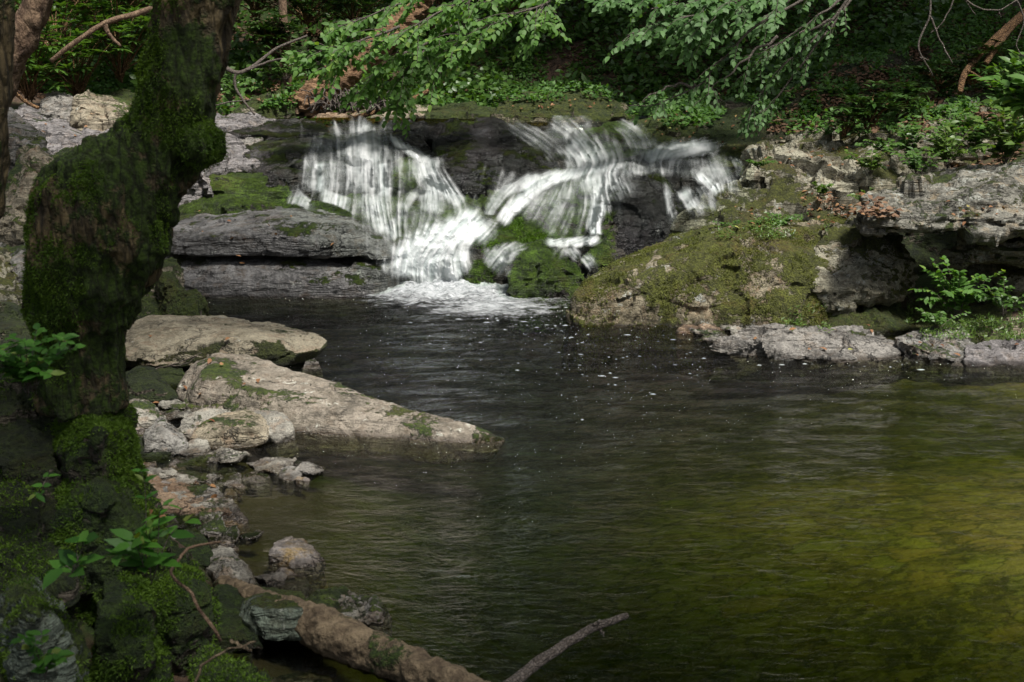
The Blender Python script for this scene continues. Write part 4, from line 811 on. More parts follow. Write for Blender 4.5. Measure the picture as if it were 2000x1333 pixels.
fall('bright rushing chute sweeping from right to left into the pool', tuple(W(860, 560)), [
 (v_, [(960,360),(950,400),(960,440)], [(1180,345),(1160,400),(1100,455)], .44, K(.1,.3)),
 (v_, [(1225,300),(1215,325),(1215,345)], [(1440,300),(1440,330),(1430,370)], .44, K(.1,.3)),
 (v_, [(1000,236),(1020,250),(1050,285)], [(1130,240),(1160,256),(1210,300)], .48, K(.3,.1)),
 (v_, [(945,236),(982,256),(1040,290)], [(1015,234),(1048,252),(1100,276)], .46, K(.3,-.1)),
 (c_, [(1010,246),(1062,268),(1090,300),(1092,348)], [(1100,242),(1158,266),(1196,298),(1246,328)], .70, K(.35,-.12)),
 (s_, [(1138,244),(1195,262),(1240,312)], [(1238,240),(1270,258),(1310,304)], .56, K(.3,-.12)),
 (c_, [(1412,276),(1340,272),(1280,284),(1240,306)], [(1425,300),(1365,306),(1305,312),(1252,324)], .86, K(.1,.1,.35)),
 (v_, [(1310,366),(1335,400),(1360,440)], [(1390,360),(1400,385),(1400,410)], .48, K(.1,.2)),
 (c_, [(1250,304),(1165,318),(1085,332),(1020,346),(975,368)], [(1262,326),(1180,342),(1118,354),(1065,370),(1020,392)], .84, K(.1,.1,.4)),
 (s_, [(1012,346),(965,374),(946,402),(940,418)], [(1062,350),(1002,385),(968,418),(965,432)], .62, K(.1,.1)),
 (c_, [(1062,346),(1006,380),(972,416),(962,436)], [(1128,342),(1066,374),(1016,412),(990,444)], .84, K(.1,.08)),
 (s_, [(1100,346),(1056,385),(1025,432)], [(1150,348),(1120,400),(1080,446)], .54, K(.1,.25)),
 (v_, [(1130,348),(1110,390),(1080,440)], [(1175,350),(1172,400),(1150,452)], .42, K(.1,.3)),
 (c_, [(922,398),(868,426),(808,454),(774,480),(758,512),(750,548)], [(982,424),(972,452),(926,476),(894,500),(876,532),(876,562)], 1.0, K(.06,.04,.3,.07,20)),
 (c_, [(935,412),(890,436),(835,462),(800,490),(785,520),(778,552)], [(975,430),(955,454),(915,474),(885,500),(866,530),(860,560)], .95, K(.08,.04,.4,.10,20)),
 (s_, [(775,500),(764,530),(748,565)], [(905,515),(965,542),(1010,566)], .82, K(.25,.1)),
])
fall('narrow vertical chute and thin veils over the big black boulder', tuple(W(1150, 560)), [
 (c_, [(1148,342),(1147,370),(1147,400),(1145,430),(1149,460)], [(1240,338),(1196,360),(1188,400),(1178,430),(1174,462)], .76, K(.12,.02)),
 (c_, [(1155,372),(1150,410),(1148,440),(1150,462)], [(1182,370),(1181,410),(1175,440),(1173,464)], .98, K(.2,.02,.4,.07)),
 (c_, [(1178,452),(1132,462),(1088,464),(1052,464)], [(1174,476),(1142,481),(1096,484),(1064,480)], .86, K(.05,.1,.35)),
 (s_, [(1038,472),(982,480),(945,497),(910,522)], [(1040,484),(1014,500),(1002,520),(996,540)], .70, K(.2,.1)),
 (s_, [(1082,480),(1104,495),(1122,512)], [(1120,476),(1132,492),(1148,504)], .56),
 (s_, [(1118,500),(1134,512),(1150,530)], [(1152,494),(1164,510),(1172,528)], .58),
 (v_, [(1230,318),(1215,332),(1208,346)], [(1310,312),(1300,330),(1305,348)], .48),
 (s_, [(1318,310),(1348,334),(1378,366),(1392,394)], [(1405,300),(1430,324),(1442,346),(1434,368)], .56),
 (c_, [(1340,332),(1358,352),(1384,373),(1400,388)], [(1364,328),(1388,347),(1412,361),(1418,376)], .80),
 (s_, [(1414,304),(1430,324),(1436,352)], [(1432,302),(1452,324),(1450,354)], .62),
 (c_, [(1312,364),(1328,394),(1350,424)], [(1342,360),(1362,386),(1370,414)], .70),
 (s_, [(1288,348),(1298,400),(1308,456)], [(1306,346),(1316,400),(1328,458)], .56),
])
build_falls()
# ------------------------------------------------------------------ foam at the foot and flecks on the pool
def build_foam():
    nx, ny = 260, 170
    x = np.linspace(-1.55, 1.0, nx); y = np.linspace(8.6, 11.9, ny); X, Y = np.meshgrid(x, y, indexing='ij')
    c = W(885, 572); dx = (X - c[0]) ; dy = (Y - c[1])
    # plume drifting down stream and to the right
    r = np.sqrt(((dx - .05) / .95) ** 2 + (dy / .8) ** 2)
    r2 = np.sqrt(((dx - .35) / .8) ** 2 + ((dy + .65) / .8) ** 2)
    r3 = np.sqrt(((dx - .85) / .5) ** 2 + ((dy + .35) / .5) ** 2)
    den = np.maximum(1.1 * np.exp(-r ** 2), np.maximum(.80 * np.exp(-r2 ** 2), .62 * np.exp(-r3 ** 2)))
    q = np.stack([X.ravel(), Y.ravel(), X.ravel() * 0], 1)
    n1 = fbm(q * 5, 4).reshape(X.shape); n2 = np.abs(fbm(q * 14, 3)).reshape(X.shape)
    Z = .018 + np.clip(1 - r, 0, 1) ** 1 * (.07 + .06 * n1 + .04 * n2) + .01 * n1
    V = np.stack([X.ravel(), Y.ravel(), Z.ravel()], 1)
    i, j = np.meshgrid(np.arange(nx - 1), np.arange(ny - 1), indexing='ij'); i = i.ravel(); j = j.ravel()
    F = np.stack([i * ny + j, (i + 1) * ny + j, (i + 1) * ny + j + 1, i * ny + j + 1], 1)
    me = np_mesh('foam', V, F); a = me.attributes.new('den', 'FLOAT', 'POINT'); a.data.foreach_set('value', den.astype(np.float32).ravel())
    m = NT('white foam'); p = m.pos(); dn = m.n('Attribute', 2, dict(attribute_name='den'))
    a1 = m.noise(m.scale(p, (1, 1.6, 1)), 7, 6, .7, 1.2); a2 = m.noise(m.scale(p, (1, 2.4, 1)), 26, 4, .7, .6)
    a3 = m.noise(m.scale(p, (1, 1.5, 1)), 2.2, 4, .6, 1.5)
    al = m.n('MapRange', 0, None, Value=m.math('ADD', m.math('ADD', m.math('MULTIPLY', a1, .75), m.math('ADD', m.math('MULTIPLY', a2, .5), m.math('MULTIPLY', m.math('SUBTRACT', a3, .5), .8))), m.math('MULTIPLY', m.math('SUBTRACT', dn, .5), .8)), From_Min=.52, From_Max=.92)
    al = m.math('MULTIPLY', al, m.step(dn, .02, .2))
    b = m.n('BsdfPrincipled', 0, None, Base_Color=m.mix(m.step(m.math('ADD', a1, a2), .8, 1.15), (.42, .46, .47), (.86, .88, .90)), Roughness=.5, Normal=m.bump(m.math('ADD', a1, a2), .9, .07))
    mat = m.done(m.n('MixShader', 0, None, i0=al, i1=m.n('BsdfTransparent', 0), i2=b))
    tag(link_mesh('foam', me, mat), kind='stuff')
    # flecks
    rng = np.random.RandomState(3); Vs = []; Fs = []; n = 0
    pts = []
    for cx, cy, sx, sy, k in ((1150, 640, 90, 30, 150), (1180, 720, 90, 40, 70), (1300, 790, 120, 40, 12), (1430, 690, 60, 12, 30), (1650, 712, 150, 8, 40), (1000, 630, 120, 25, 130)):
        pts += [(cx + rng.normal() * sx, cy + rng.normal() * sy) for _ in range(k)]
    for px, py in pts:
        if py < 600: continue
        if px > 1380 and py < 706: continue
        if px > 1120 and py < 650: continue
        c = W(px, py, .016); r = .002 + .007 * rng.rand() ** 3; el = 1 + 2.2 * rng.rand() ** 2; k = 8
        a = np.linspace(0, 2 * np.pi, k, endpoint=False); rr = r * (1 + .25 * rng.rand(k))
        ring = np.stack([c[0] + np.cos(a) * rr * el, c[1] + np.sin(a) * rr * .9, np.full(k, c[2])], 1)
        top = np.stack([c[0] + np.cos(a) * rr * el * .5, c[1] + np.sin(a) * rr * .45, np.full(k, c[2] + r * .5)], 1)
        Vs.append(np.concatenate([ring, top, [[c[0], c[1], c[2] + r * .65]]]))
        for q in range(k):
            q2 = (q + 1) % k; Fs += [[n + q, n + q2, n + k + q2, n + k + q]]
            Fs += [[n + k + q, n + k + q2, n + 2 * k, n + 2 * k]]
        n += 2 * k + 1
    A = Acc(); A.add(np.concatenate(Vs), np.array(Fs)); me = A.mesh('foam_flecks')
    m = NT('foam flecks'); mat = m.done(m.n('BsdfPrincipled', 0, None, Base_Color=(.30, .33, .33), Roughness=.5))
    tag(link_mesh('foam_flecks', me, mat), kind='stuff')
build_foam()
# ================================================================== vegetation materials
L_BRIGHT = leaf_mat('bright beech leaf', (.06, .15, .02), (.12, .25, .04), .4, rough=.6, c3=(.20, .32, .06))
L_MID = leaf_mat('mid green leaf', (.05, .12, .02), (.10, .19, .035), .3)
L_GREY = leaf_mat('grey green birch leaf', (.06, .14, .035), (.10, .21, .055), .35, rough=.6)
L_DARK = leaf_mat('dark rhododendron leaf', (.03, .075, .015), (.06, .12, .03), .12, rough=.32)
L_FG = leaf_mat('foreground leaf', (.03, .11, .010), (.10, .27, .03), .35, rough=.55, c3=(.20, .26, .05))
L_COVER = leaf_mat('ground cover leaf', (.045, .125, .018), (.11, .23, .04), .35, rough=.6)
L_LITTER = leaf_mat('brown leaf litter', (.10, .05, .025), (.24, .14, .08), .1, rough=.8)
L_MOSS = leaf_mat('moss shoots', (.05, .11, .007), (.15, .26, .018), .35, rough=.7)
L_GRASS = leaf_mat('grass blade', (.06, .13, .02), (.14, .22, .04), .3)
L_CROWN = leaf_mat('tree crown leaf', (.03, .08, .012), (.07, .15, .025), .2)
B_TREE = bark_mat('furrowed mossy bark', (.04, .03, .016), (.21, .155, .075), moss=.6, sc=(13, 13, 3.2), mosscol=(.06, .11, .008))
B_BROWN = bark_mat('brown flaking bark', (.09, .05, .03), (.24, .16, .10), sc=(18, 18, 8), crk=.3)
B_DARK = bark_mat('dark bark', (.02, .016, .01), (.06, .05, .03), moss=.3)
B_TWIG = bark_mat('grey twig bark', (.12, .095, .075), (.26, .22, .19), sc=(30, 30, 30))
B_LOG = bark_mat('pale fallen log bark', (.08, .055, .032), (.24, .18, .11), moss=.15, sc=(9, 9, 9), crk=.12)
B_ROT = bark_mat('rotten orange wood', (.14, .07, .03), (.36, .22, .12), sc=(5, 5, 30))
B_ORANGE = bark_mat('orange brown stem bark', (.12, .06, .025), (.28, .16, .07), sc=(14, 14, 14))
RNG = np.random.RandomState(11)
def rvec(n, rng=RNG): v = rng.normal(size=(n, 3)); return v / np.linalg.norm(v, axis=1)[:, None]
def pl(seq, Y=None):
    """pixel path -> world path; every item (px, py[, Y])"""
    return [P(q[0], q[1], q[2] if len(q) > 2 else Y) for q in seq]
# ================================================================== trees
def trunk_mesh(path, radii, vox, extra=None, bark=(11, 11, 2.4), amp=.03, seed=0):
    p = crom(path, 70); r = np.interp(np.linspace(0, 1, 70), np.linspace(0, 1, len(radii)), radii)
    V, F = tube_rings(p, r, 28, True, .10, seed)
    bm = bmesh.new(); vs = [bm.verts.new(v) for v in V]
    for f in F:
        f = list(dict.fromkeys(f.tolist()))
        if len(f) > 2: bm.faces.new([vs[k] for k in f])
    for c, rr, sc in (extra or []):
        bmesh.ops.create_icosphere(bm, subdivisions=3, radius=rr, matrix=Matrix.Translation(c) @ Matrix.Diagonal((*sc, 1)))
    me = remesh(bm, vox, 5, .6); V = vcoords(me); N = vnormals(me)
    b = ridged(V * np.array(bark) + seed, 3) + .5 * fbm(V * np.array(bark) * 2.3, 3)
    d = amp * .8 * (b - .95) + amp * .6 * fbm(V * 3.2 + seed, 3)
    me.vertices.foreach_set('co', (V + N * d[:, None]).astype(np.float32).ravel()); me.update(); return me
def moss_on(me, n, ln, parent=None, name='moss', mask=None, mat=None, seed=3, up=.25, world=None, rng=None):
    """short feathery shoots growing out of a surface"""
    rng = rng or np.random.RandomState(seed); V = vcoords(me); N = vnormals(me)
    if world is not None: V = V + np.array(world)
    f = fbm(V * 3.1 + seed, 4) * 1.1 + N[:, 2] * .35 - .25 * 0
    if mask is not None: f = f + mask(V, N)
    vis = (np.array([0, 0, CAMZ]) - V); vis /= np.linalg.norm(vis, axis=1)[:, None]; ok = ((vis * N).sum(1) > -.25) & (f > .05)
    idx = np.nonzero(ok)[0]
    if len(idx) == 0: return None
    w_ = np.clip(f[idx], .05, .5); w_ /= w_.sum(); k = rng.choice(idx, n, p=w_)
    cl = rng.randint(0, len(k), n)
    pos = V[k] + rng.normal(size=(n, 3)) * ln * .25; nn = N[k]
    d = nn * .8 + rvec(n, rng) * .75 + np.array([0, 0, -up])
    Vv, F, r = leaves(pos - nn * ln * .25, d, rvec(n, rng), ln * (.6 + .8 * rng.rand(n)), ln * .34, rng, lod=0, curl=.3)
    r = np.clip(.5 + .6 * fbm(pos * 7, 3) + .3 * (rng.rand(n) - .5), 0, 1)
    m_ = np_mesh(name, Vv, F, r)
    o = link_mesh(name, m_, mat or L_MOSS, parent=parent); return o
def px_r(r, Y): return r * Y / FPX
def main_tree():
    Y = 4.2
    c = [(165,800,80),(160,740,78),(158,690,74),(155,640,84),(158,600,102),(170,540,118),(184,480,126),(202,425,132),(228,380,118),(268,340,96),(303,300,82),(326,260,74),(343,200,70),(368,100,72),(387,0,73),(410,-120,78),(440,-300,70),(470,-520,60),(480,-760,46)]
    path = [P(a, b, Y + .02) for a, b, r in c]; rad = [px_r(r, Y) for a, b, r in c]
    t = empty('mossy_tree', tuple(ground_base(path[1])), 'thick mossy tree leaning in from the left foreground with a bulging burl', 'tree')
    ex = [(P(388, 285, Y - .03), px_r(46, Y), (1, 1, .9)), (P(338, 420, Y), px_r(15, Y), (.8, 1, 1.8)), (P(412, 290, Y - .02), px_r(22, Y), (1, 1, 1))]
    me = trunk_mesh(path, rad, .0085, ex, seed=4, amp=.028, bark=(13, 13, 2.6))
    tr = link_mesh('trunk', me, B_TREE, parent=t); register(me)
    br = P(400, 285, Y)
    def mk(V, N):
        r = V - np.array([0, 0, CAMZ]); px = 1000 + FPX * r[:, 0] / (r[:, 1] * CP - r[:, 2] * SP)
        u = r[:, 1] * SP + r[:, 2] * CP; py = 666.5 - FPX * u / (r[:, 1] * CP - r[:, 2] * SP)
        cx = np.interp(py, [0, 200, 300, 400, 500, 680], [386, 341, 303, 205, 180, 155]); w2 = np.interp(py, [0, 300, 400, 680], [82, 98, 150, 90])
        side = (px - cx) / w2
        return -.45 * np.clip(side, -1, 1) - .12 + .9 * np.exp(-(((V - br) / .09) ** 2).sum(1))
    moss_on(me, 34000, .011, t, mask=mk, seed=5)
    limb = Acc()
    top = path[-3]
    for a, b, r in (((1.2, -.2, .9), (3.6, -.8, 1.6), .07), ((-.6, -.8, .8), (-1.5, -1.8, 1.6), .06), ((.4, -1.2, 1.0), (1.0, -3.2, 1.7), .06), ((1.5, -1.6, .6), (3.5, -3.6, 1.4), .05), ((2, 0, .8), (5, -2, 1.2), .05)):
        limb.tube([top, top + np.array(a) * .7, top + np.array(b)], r, .015, 8, 16, jit=.15, seed=r * 99)
    link_mesh('limb', limb.mesh('limb'), B_DARK, parent=t)
    crown(t, (.9, -.1, 5.8), (4.6, 2.8, 1.4), 19000, .13, 21)
def ground_base(p):
    return (float(p[0]), float(p[1]), float(ground_z(p[0], p[1])))
def crown(parent, c, rad, n, size, seed, mat=None, clumps=90):
    rng = np.random.RandomState(seed)
    cc = rvec(clumps, rng) * (rng.rand(clumps, 1) ** .45); k = rng.randint(0, clumps, n)
    pos = np.array(c) + (cc[k] + rng.normal(size=(n, 3)) * .11) * np.array(rad)
    d = rvec(n, rng); d[:, 2] = d[:, 2] * .5 - .2
    nn = rng.normal(size=(n, 3)) * .5 + [0, 0, 1]
    V, F, r = leaves(pos, d, nn, size * (.7 + .6 * rng.rand(n)), size * .55, rng, lod=0)
    return link_mesh('crown', np_mesh('crown', V, F, r), mat or L_CROWN, parent=parent)
main_tree()
def side_trunk(name, label, c, Y, mat, crownat=None, lean=0):
    path = [P(a, b, Y if len(q) < 4 else q[3]) for q in c for a, b in [q[:2]]]; rad = [px_r(q[2], Y) for q in c]
    t = empty(name, ground_base(path[0]), label, 'tree')
    me = trunk_mesh(path, rad, .011, None, seed=9 + Y, amp=.018); link_mesh('trunk', me, mat, parent=t)
    if crownat: crown(t, *crownat)
    return t
side_trunk('tree', 'dark tree trunk cut off by the left edge of the picture', [(-40,420,40),(-22,300,36),(-18,220,34),(-12,120,36),(-8,0,34),(-10,-200,30),(-20,-500,22)], 3.9, B_TREE, ((-3.6, 4.4, 6.5), (2.6, 2.6, 1.5), 5000, .14, 31))
side_trunk('tree', 'reddish brown trunk leaning right behind the dark edge trunk', [(-55,330,26),(-18,220,23),(16,140,23),(45,70,25),(74,0,27),(106,-110,28),(150,-300,34),(180,-520,24)], 5.2, B_BROWN, ((-1.6, 6.6, 7.4), (2.6, 2.4, 1.3), 5000, .14, 32))
# background trees
def bg_tree(px, Y, r, h, label, seed, cr=(3.2, 3.0, 3.6), mat=None, n=5200, lean=0):
    x = (px - 1000) / FPX * Y; z = float(ground_z(x, Y)); rng = random.Random(seed)
    t = empty('tree', (x, Y, z), label, 'tree', 'trees standing on the slope behind the stream')
    A = Acc(); top = np.array([x + lean, Y - 1.8, z + h + .6])
    A.tube([(x, Y, z - .4), (x + lean * .3, Y, z + h * .35), top], r, r * .35, 12, 24, wob=.12, jit=.12, seed=seed)
    for k in range(4):
        a = rng.random() * 6.28; L = cr[0] * .7
        A.tube([top - np.array([lean * .2, 0, h * (.12 + .1 * k)]), top + np.array([math.cos(a) * L, math.sin(a) * L, .2 * k])], r * .35, .02, 6, 10, jit=.1, seed=seed + k)
    link_mesh('trunk', A.mesh('trunk'), mat or B_DARK, parent=t)
    crown(t, (top[0], top[1], top[2] + .5), cr, n, .42, seed)
bg_tree(568, 18.9, .085, 6.5, 'slim pale brown trunk behind the sticks at upper left', 41, mat=B_BROWN, cr=(1.3,1.2,1.0), n=900)
bg_tree(1176, 22.5, .2, 6.5, 'dark trunk at the top edge above the mossed back boulder', 42)
bg_tree(1925, 17.5, .24, 6.2, 'broad shadowed trunk near the upper right corner', 43)
bg_tree(1318, 21.5, .13, 6, 'dim trunk behind the right leafy branches', 44)
bg_tree(240, 21.5, .16, 6.5, 'dim trunk behind the rhododendrons at upper left', 45)
bg_tree(905, 23, .15, 6.5, 'dark trunk behind the left leafy branch', 46)
bg_tree(1640, 21, .15, 6, 'dim trunk on the slope above the giant dark boulder', 47)
# ================================================================== wood lying about
def wood(name, label, mat, segs, cat, vox=None, group=None):
    A = Acc()
    for k, (path, r0, r1) in enumerate(segs):
        A.tube(pl(path), r0, r1, 10 if r0 > .02 else 6, 40 if r0 > .02 else 22, wob=.18, jit=.012 if r0 < .05 else .02, seed=k * 3 + len(label))
    me = A.mesh(name)
    if name == 'fallen_log':
        me2 = me
    lo = vcoords(me); loc = (float(lo[:, 0].mean()), float(lo[:, 1].mean()), float(lo[:, 2].min()))
    return tag(link_mesh(name, me, mat, loc=loc), label, cat, group)
def log_(name, label, mat, path, radii, cat, vox=.01, amp=.012, bark=(9, 9, 9), reg=True, seed=3):
    me = trunk_mesh(path, radii, vox, None, bark=bark, amp=amp, seed=seed); V = vcoords(me)
    if reg: register(me)
    return tag(link_mesh(name, me, mat, loc=(float(V[:, 0].mean()), float(V[:, 1].mean()), float(V[:, 2].min()))), label, cat)
log_('fallen_log', 'pale barked log lying from the mossy bank into the bottom of the pool', B_LOG,
     pl([(430,1140,4.6),(520,1178,4.35),(620,1225,4.1),(720,1272,3.97),(850,1325,3.78),(980,1385,3.6)]), [.035, .045, .078, .076, .064, .055], 'log', vox=.007, amp=.011, bark=(13, 13, 13))
log_('rotten_log', 'rotten orange brown fallen trunk propped on the far bank among leaves', B_ROT,
     pl([(585,212,17.9),(650,160,18.0),(720,105,18.2),(760,70,18.4),(820,5,18.8),(860,-60,19.4)]), [.22, .21, .19, .20, .16, .12], 'log', vox=.022, amp=.05, bark=(3, 3, 9), seed=8)
wood('driftwood_stick', 'bare stick poking out of the water at the bottom', B_TWIG, [([(985,1345,3.7),(1050,1295,3.85),(1120,1250,4.0),(1170,1222,4.1),(1224,1207,4.2)], .022, .012), ([(1150,1232,4.06),(1162,1222,4.07),(1171,1213,4.08)], .008, .005), ([(1172,1230,4.1),(1180,1242,4.08)], .004, .002)], 'stick')
wood('stick', 'thin pale stem arching up from the bottom left dark gap', B_LOG, [([(375,1345,3.2),(400,1300,3.25),(440,1272,3.3),(500,1258,3.4)], .0045, .003), ([(452,1253,3.5),(475,1262,3.45),(490,1272,3.4)], .006, .004)], 'stick')
wood('root', 'thin bare root winding over the moss on the near bank', B_BROWN, [([(430,1058,3.7),(400,1060,3.65),(372,1075,3.6),(345,1098,3.55),(335,1115,3.5),(348,1140,3.48),(375,1160,3.45),(395,1195,3.42),(415,1225,3.4),(432,1252,3.4)], .004, .006)], 'root')
wood('stick', 'small dry stick lying by the flat stone at the shore', B_TWIG, [([(250,912,6.3),(270,900,6.35),(298,885,6.4)], .008, .006), ([(255,914,6.3),(310,910,6.3)], .005, .004)], 'stick')
wood('stick', 'thin forked twig resting between flat boulder and long boulder', B_TWIG, [([(300,722,8.0),(340,712,8.0),(385,694,8.0)], .005, .004), ([(320,720,8.0),(365,708,8.0),(395,688,8.0)], .004, .003)], 'stick')
wood('dead_branch', 'long curved brown branch arching over the far bank in the middle', B_ORANGE, [([(690,232,17.2),(780,205,17.3),(850,170,17.4),(890,130,17.5),(905,95,17.6)], .035, .03), ([(780,205,17.3),(760,212,17.3),(735,218,17.2)], .03, .02)], 'branch')
wood('dead_branch', 'grey forked branch hooked over the bank right of the mossy tree', B_TWIG, [([(440,132,16),(460,142,16),(480,138,16),(510,118,16.1),(540,95,16.2),(600,70,16.3)], .03, .014), ([(462,142,16),(458,162,16),(468,185,16),(482,205,16),(497,224,16)], .02, .012), ([(480,138,16),(530,120,16),(585,108,16)], .018, .01), ([(420,206,16),(450,200,16),(490,195,16)], .01, .008)], 'branch')
rr = random.Random(4)
segs = []
for k in range(46):
    x0 = 600 + rr.random() * 150; y0 = 222 - rr.random() * 10; dx = (rr.random() - .4) * 110; h = 12 + rr.random() * 45
    segs.append(([(x0, y0, 16.9 + rr.random() * .5), (x0 + dx * .5, y0 - h * .8, 17.0), (x0 + dx, y0 - h * rr.random(), 16.8)], .014, .006))
wood('root_tangle', 'tangle of bare roots and twigs at the foot of the rotten trunk', B_TWIG, segs, 'roots')
wood('dead_branch', 'long mossy branch crossing the rhododendrons at upper left', B_BROWN, [([(100,120,15),(150,80,15),(200,48,15.1),(255,30,15.2),(310,15,15.3),(380,5,15.4)], .028, .036), ([(205,50,15),(215,70,15),(235,90,15)], .03, .015)], 'branch')
wood('dead_branch', 'brown branch lying low on the bank behind the pale slabs', B_ORANGE, [([(25,178,14.5),(50,198,14.6),(75,212,14.6)], .025, .02)], 'branch')
wood('dead_branch', 'pair of smooth orange brown stems rising at the upper right', B_ORANGE, [([(1875,182,13.2),(1882,150,13.3),(1905,118,13.5),(1940,80,13.7),(1985,40,14),(2030,0,14.2)], .03, .05), ([(1925,125,13.5),(1945,95,13.6),(1975,55,13.9),(2010,20,14.1)], .03, .035), ([(1890,140,13.3),(1915,150,13.2),(1935,170,13.2)], .012, .008)], 'branch')
wood('dead_branch', 'thin bare pale twigs hanging at the top right', B_TWIG, [([(1818,-30,11),(1815,30,11),(1795,80,11),(1800,110,11),(1822,150,11.1)], .010, .007), ([(1815,30,11),(1835,75,11),(1860,125,11)], .009, .006), ([(1870,-20,11),(1845,40,11),(1818,65,11)], .007, .004), ([(1870,-10,11),(1910,15,11),(1950,20,11),(1985,0,11)], .008, .006), ([(1950,20,11),(1955,35,11)], .005, .003), ([(1985,0,11),(2000,40,11),(1985,90,11),(2000,110,11)], .007, .004), ([(1885,0,11),(1905,30,11)], .004, .003), ([(1798,112,11),(1815,118,11)], .005, .003)], 'branch')
# ================================================================== overhanging leafy branches
def leafy_branch(label, mains, mat, leaf=.09, tw=56, per=10, seed=1, droop=.25, spread=.55, group='leafy branches hanging over the stream', nrmtilt=1.3, dens=1.0):
    rng = np.random.RandomState(seed); A = Acc(); Pp = []; Dd = []
    for path in mains:
        p = A.tube(pl(path), .016, .004, 6, 40, jit=.04, seed=seed)
        T = np.gradient(p, axis=0); T /= np.linalg.norm(T, axis=1)[:, None]
        L = np.linalg.norm(np.diff(p, axis=0), axis=1).sum()
        for k in range(int(tw * L / 2.4)):
            f = .12 + .86 * rng.rand(); i = int(f * 39); o = p[i]; t = T[i]
            side = np.cross(t, [0, 0, 1]); side /= np.linalg.norm(side); side *= 1 if k % 2 else -1
            d = t * .75 + side * .8 * (.5 + rng.rand()) + np.array([0, 0, -droop * (.2 + rng.rand())]) + rng.normal(size=3) * .3
            d /= np.linalg.norm(d); ln = spread * (.35 + .8 * rng.rand()) * (1.05 - .45 * f)
            q = A.tube([o, o + d * ln * .5 + [0, 0, .01], o + d * ln + [0, 0, -droop * .35 * ln]], .0045, .0018, 4, 7)
            n = int(per * ln / .35 * dens) + 2; g = np.linspace(.15, 1, n); dd = (q[-1] - q[0]) / (np.linalg.norm(q[-1] - q[0]) + 1e-9)
            s2 = np.cross(dd, [0, 0, 1]); s2 /= np.linalg.norm(s2) + 1e-9
            for z, gg in enumerate(g):
                pt = q[0] + (q[-1] - q[0]) * gg; sg = 1 if z % 2 else -1
                if z == n - 1: dl = dd.copy()
                else: dl = dd * .7 + s2 * sg * .85
                dl = dl + np.array([0, 0, -.22]) + rng.normal(size=3) * .34; Pp.append(pt); Dd.append(dl)
    Pp = np.array(Pp); Dd = np.array(Dd); n = len(Pp)
    nn = rng.normal(size=(n, 3)) * .5 + [0, -nrmtilt, 1]
    V, F, r = leaves(Pp, Dd, nn, leaf * (.6 + .6 * rng.rand(n)), leaf * .6, rng, lod=1)
    e = empty('leafy_branch', tuple(pl(mains[0])[0]), label, 'branch', group)
    link_mesh('twigs', A.mesh('twigs'), B_TWIG, parent=e)
    link_mesh('leaves', np_mesh('leaves', V, F, r), mat, parent=e)
    return e
YB = 13.2
leafy_branch('leafy branch reaching farthest left beside the rotten trunk', [[(1010,-50,YB),(850,30,YB),(720,85,YB),(590,108,YB)], [(780,55,YB),(700,85,YB),(650,130,YB),(620,125,YB)]], L_BRIGHT, seed=2)
leafy_branch('leafy branch drooping lowest above the root tangle', [[(960,-50,YB+.5),(870,60,YB+.4),(800,130,YB+.3),(770,215,YB+.2)], [(860,75,YB+.4),(760,120,YB+.3),(700,185,YB+.3)]], L_BRIGHT, seed=3)
leafy_branch('leafy branch crossing the top centre of the picture', [[(1230,-60,YB+.2),(1060,10,YB),(950,55,YB),(880,115,YB)], [(1080,-40,YB),(1060,20,YB),(1050,60,YB)], [(1000,40,YB),(905,75,YB),(845,150,YB)]], L_BRIGHT, seed=4)
leafy_branch('leafy branch hanging behind the upper left of the foliage mass', [[(900,-60,YB+1.2),(800,0,YB+1.1),(700,40,YB+1),(640,60,YB+1)], [(1150,-60,YB+1),(1000,-10,YB+1),(900,20,YB+1)]], L_BRIGHT, seed=5)
YR = 12.6
leafy_branch('leafy branch with its tip left of the right hand foliage', [[(1620,-60,YR),(1450,0,YR),(1320,40,YR),(1222,72,YR)], [(1450,0,YR),(1380,50,YR),(1335,95,YR)], [(1500,-20,YR),(1360,10,YR),(1270,20,YR)]], L_GREY, leaf=.09, seed=6)
leafy_branch('long thin branch sweeping down to the mossy rocks behind the falls', [[(1640,-50,YR),(1500,40,YR),(1410,115,YR),(1370,160,YR),(1300,200,YR),(1228,208,YR)], [(1360,165,YR),(1300,172,YR),(1245,205,YR)], [(1520,70,YR),(1440,130,YR),(1360,205,YR)]], L_GREY, leaf=.075, tw=24, spread=.34, seed=7, dens=.8)
leafy_branch('fine twigged drooping spray in front of the giant dark boulder', [[(1680,-40,YR+.4),(1600,70,YR+.4),(1530,130,YR+.4),(1480,190,YR+.4),(1455,240,YR+.4)], [(1660,0,YR+.4),(1580,110,YR+.4),(1510,200,YR+.4),(1470,225,YR+.4)], [(1620,40,YR+.3),(1520,90,YR+.3),(1450,150,YR+.3)], [(1640,0,YR+.2),(1560,60,YR+.2),(1470,110,YR+.2)]], L_GREY, leaf=.068, tw=36, spread=.38, seed=8, droop=.5, dens=.9)
leafy_branch('leafy branch filling the top edge right of centre', [[(1720,-70,YR+.8),(1560,-20,YR+.8),(1420,20,YR+.8),(1330,60,YR+.8)], [(1600,-50,YR+.6),(1520,20,YR+.6),(1460,60,YR+.6)], [(1400,-50,YR+.6),(1260,-10,YR+.6),(1180,5,YR+.6)]], L_GREY, leaf=.088, seed=9)
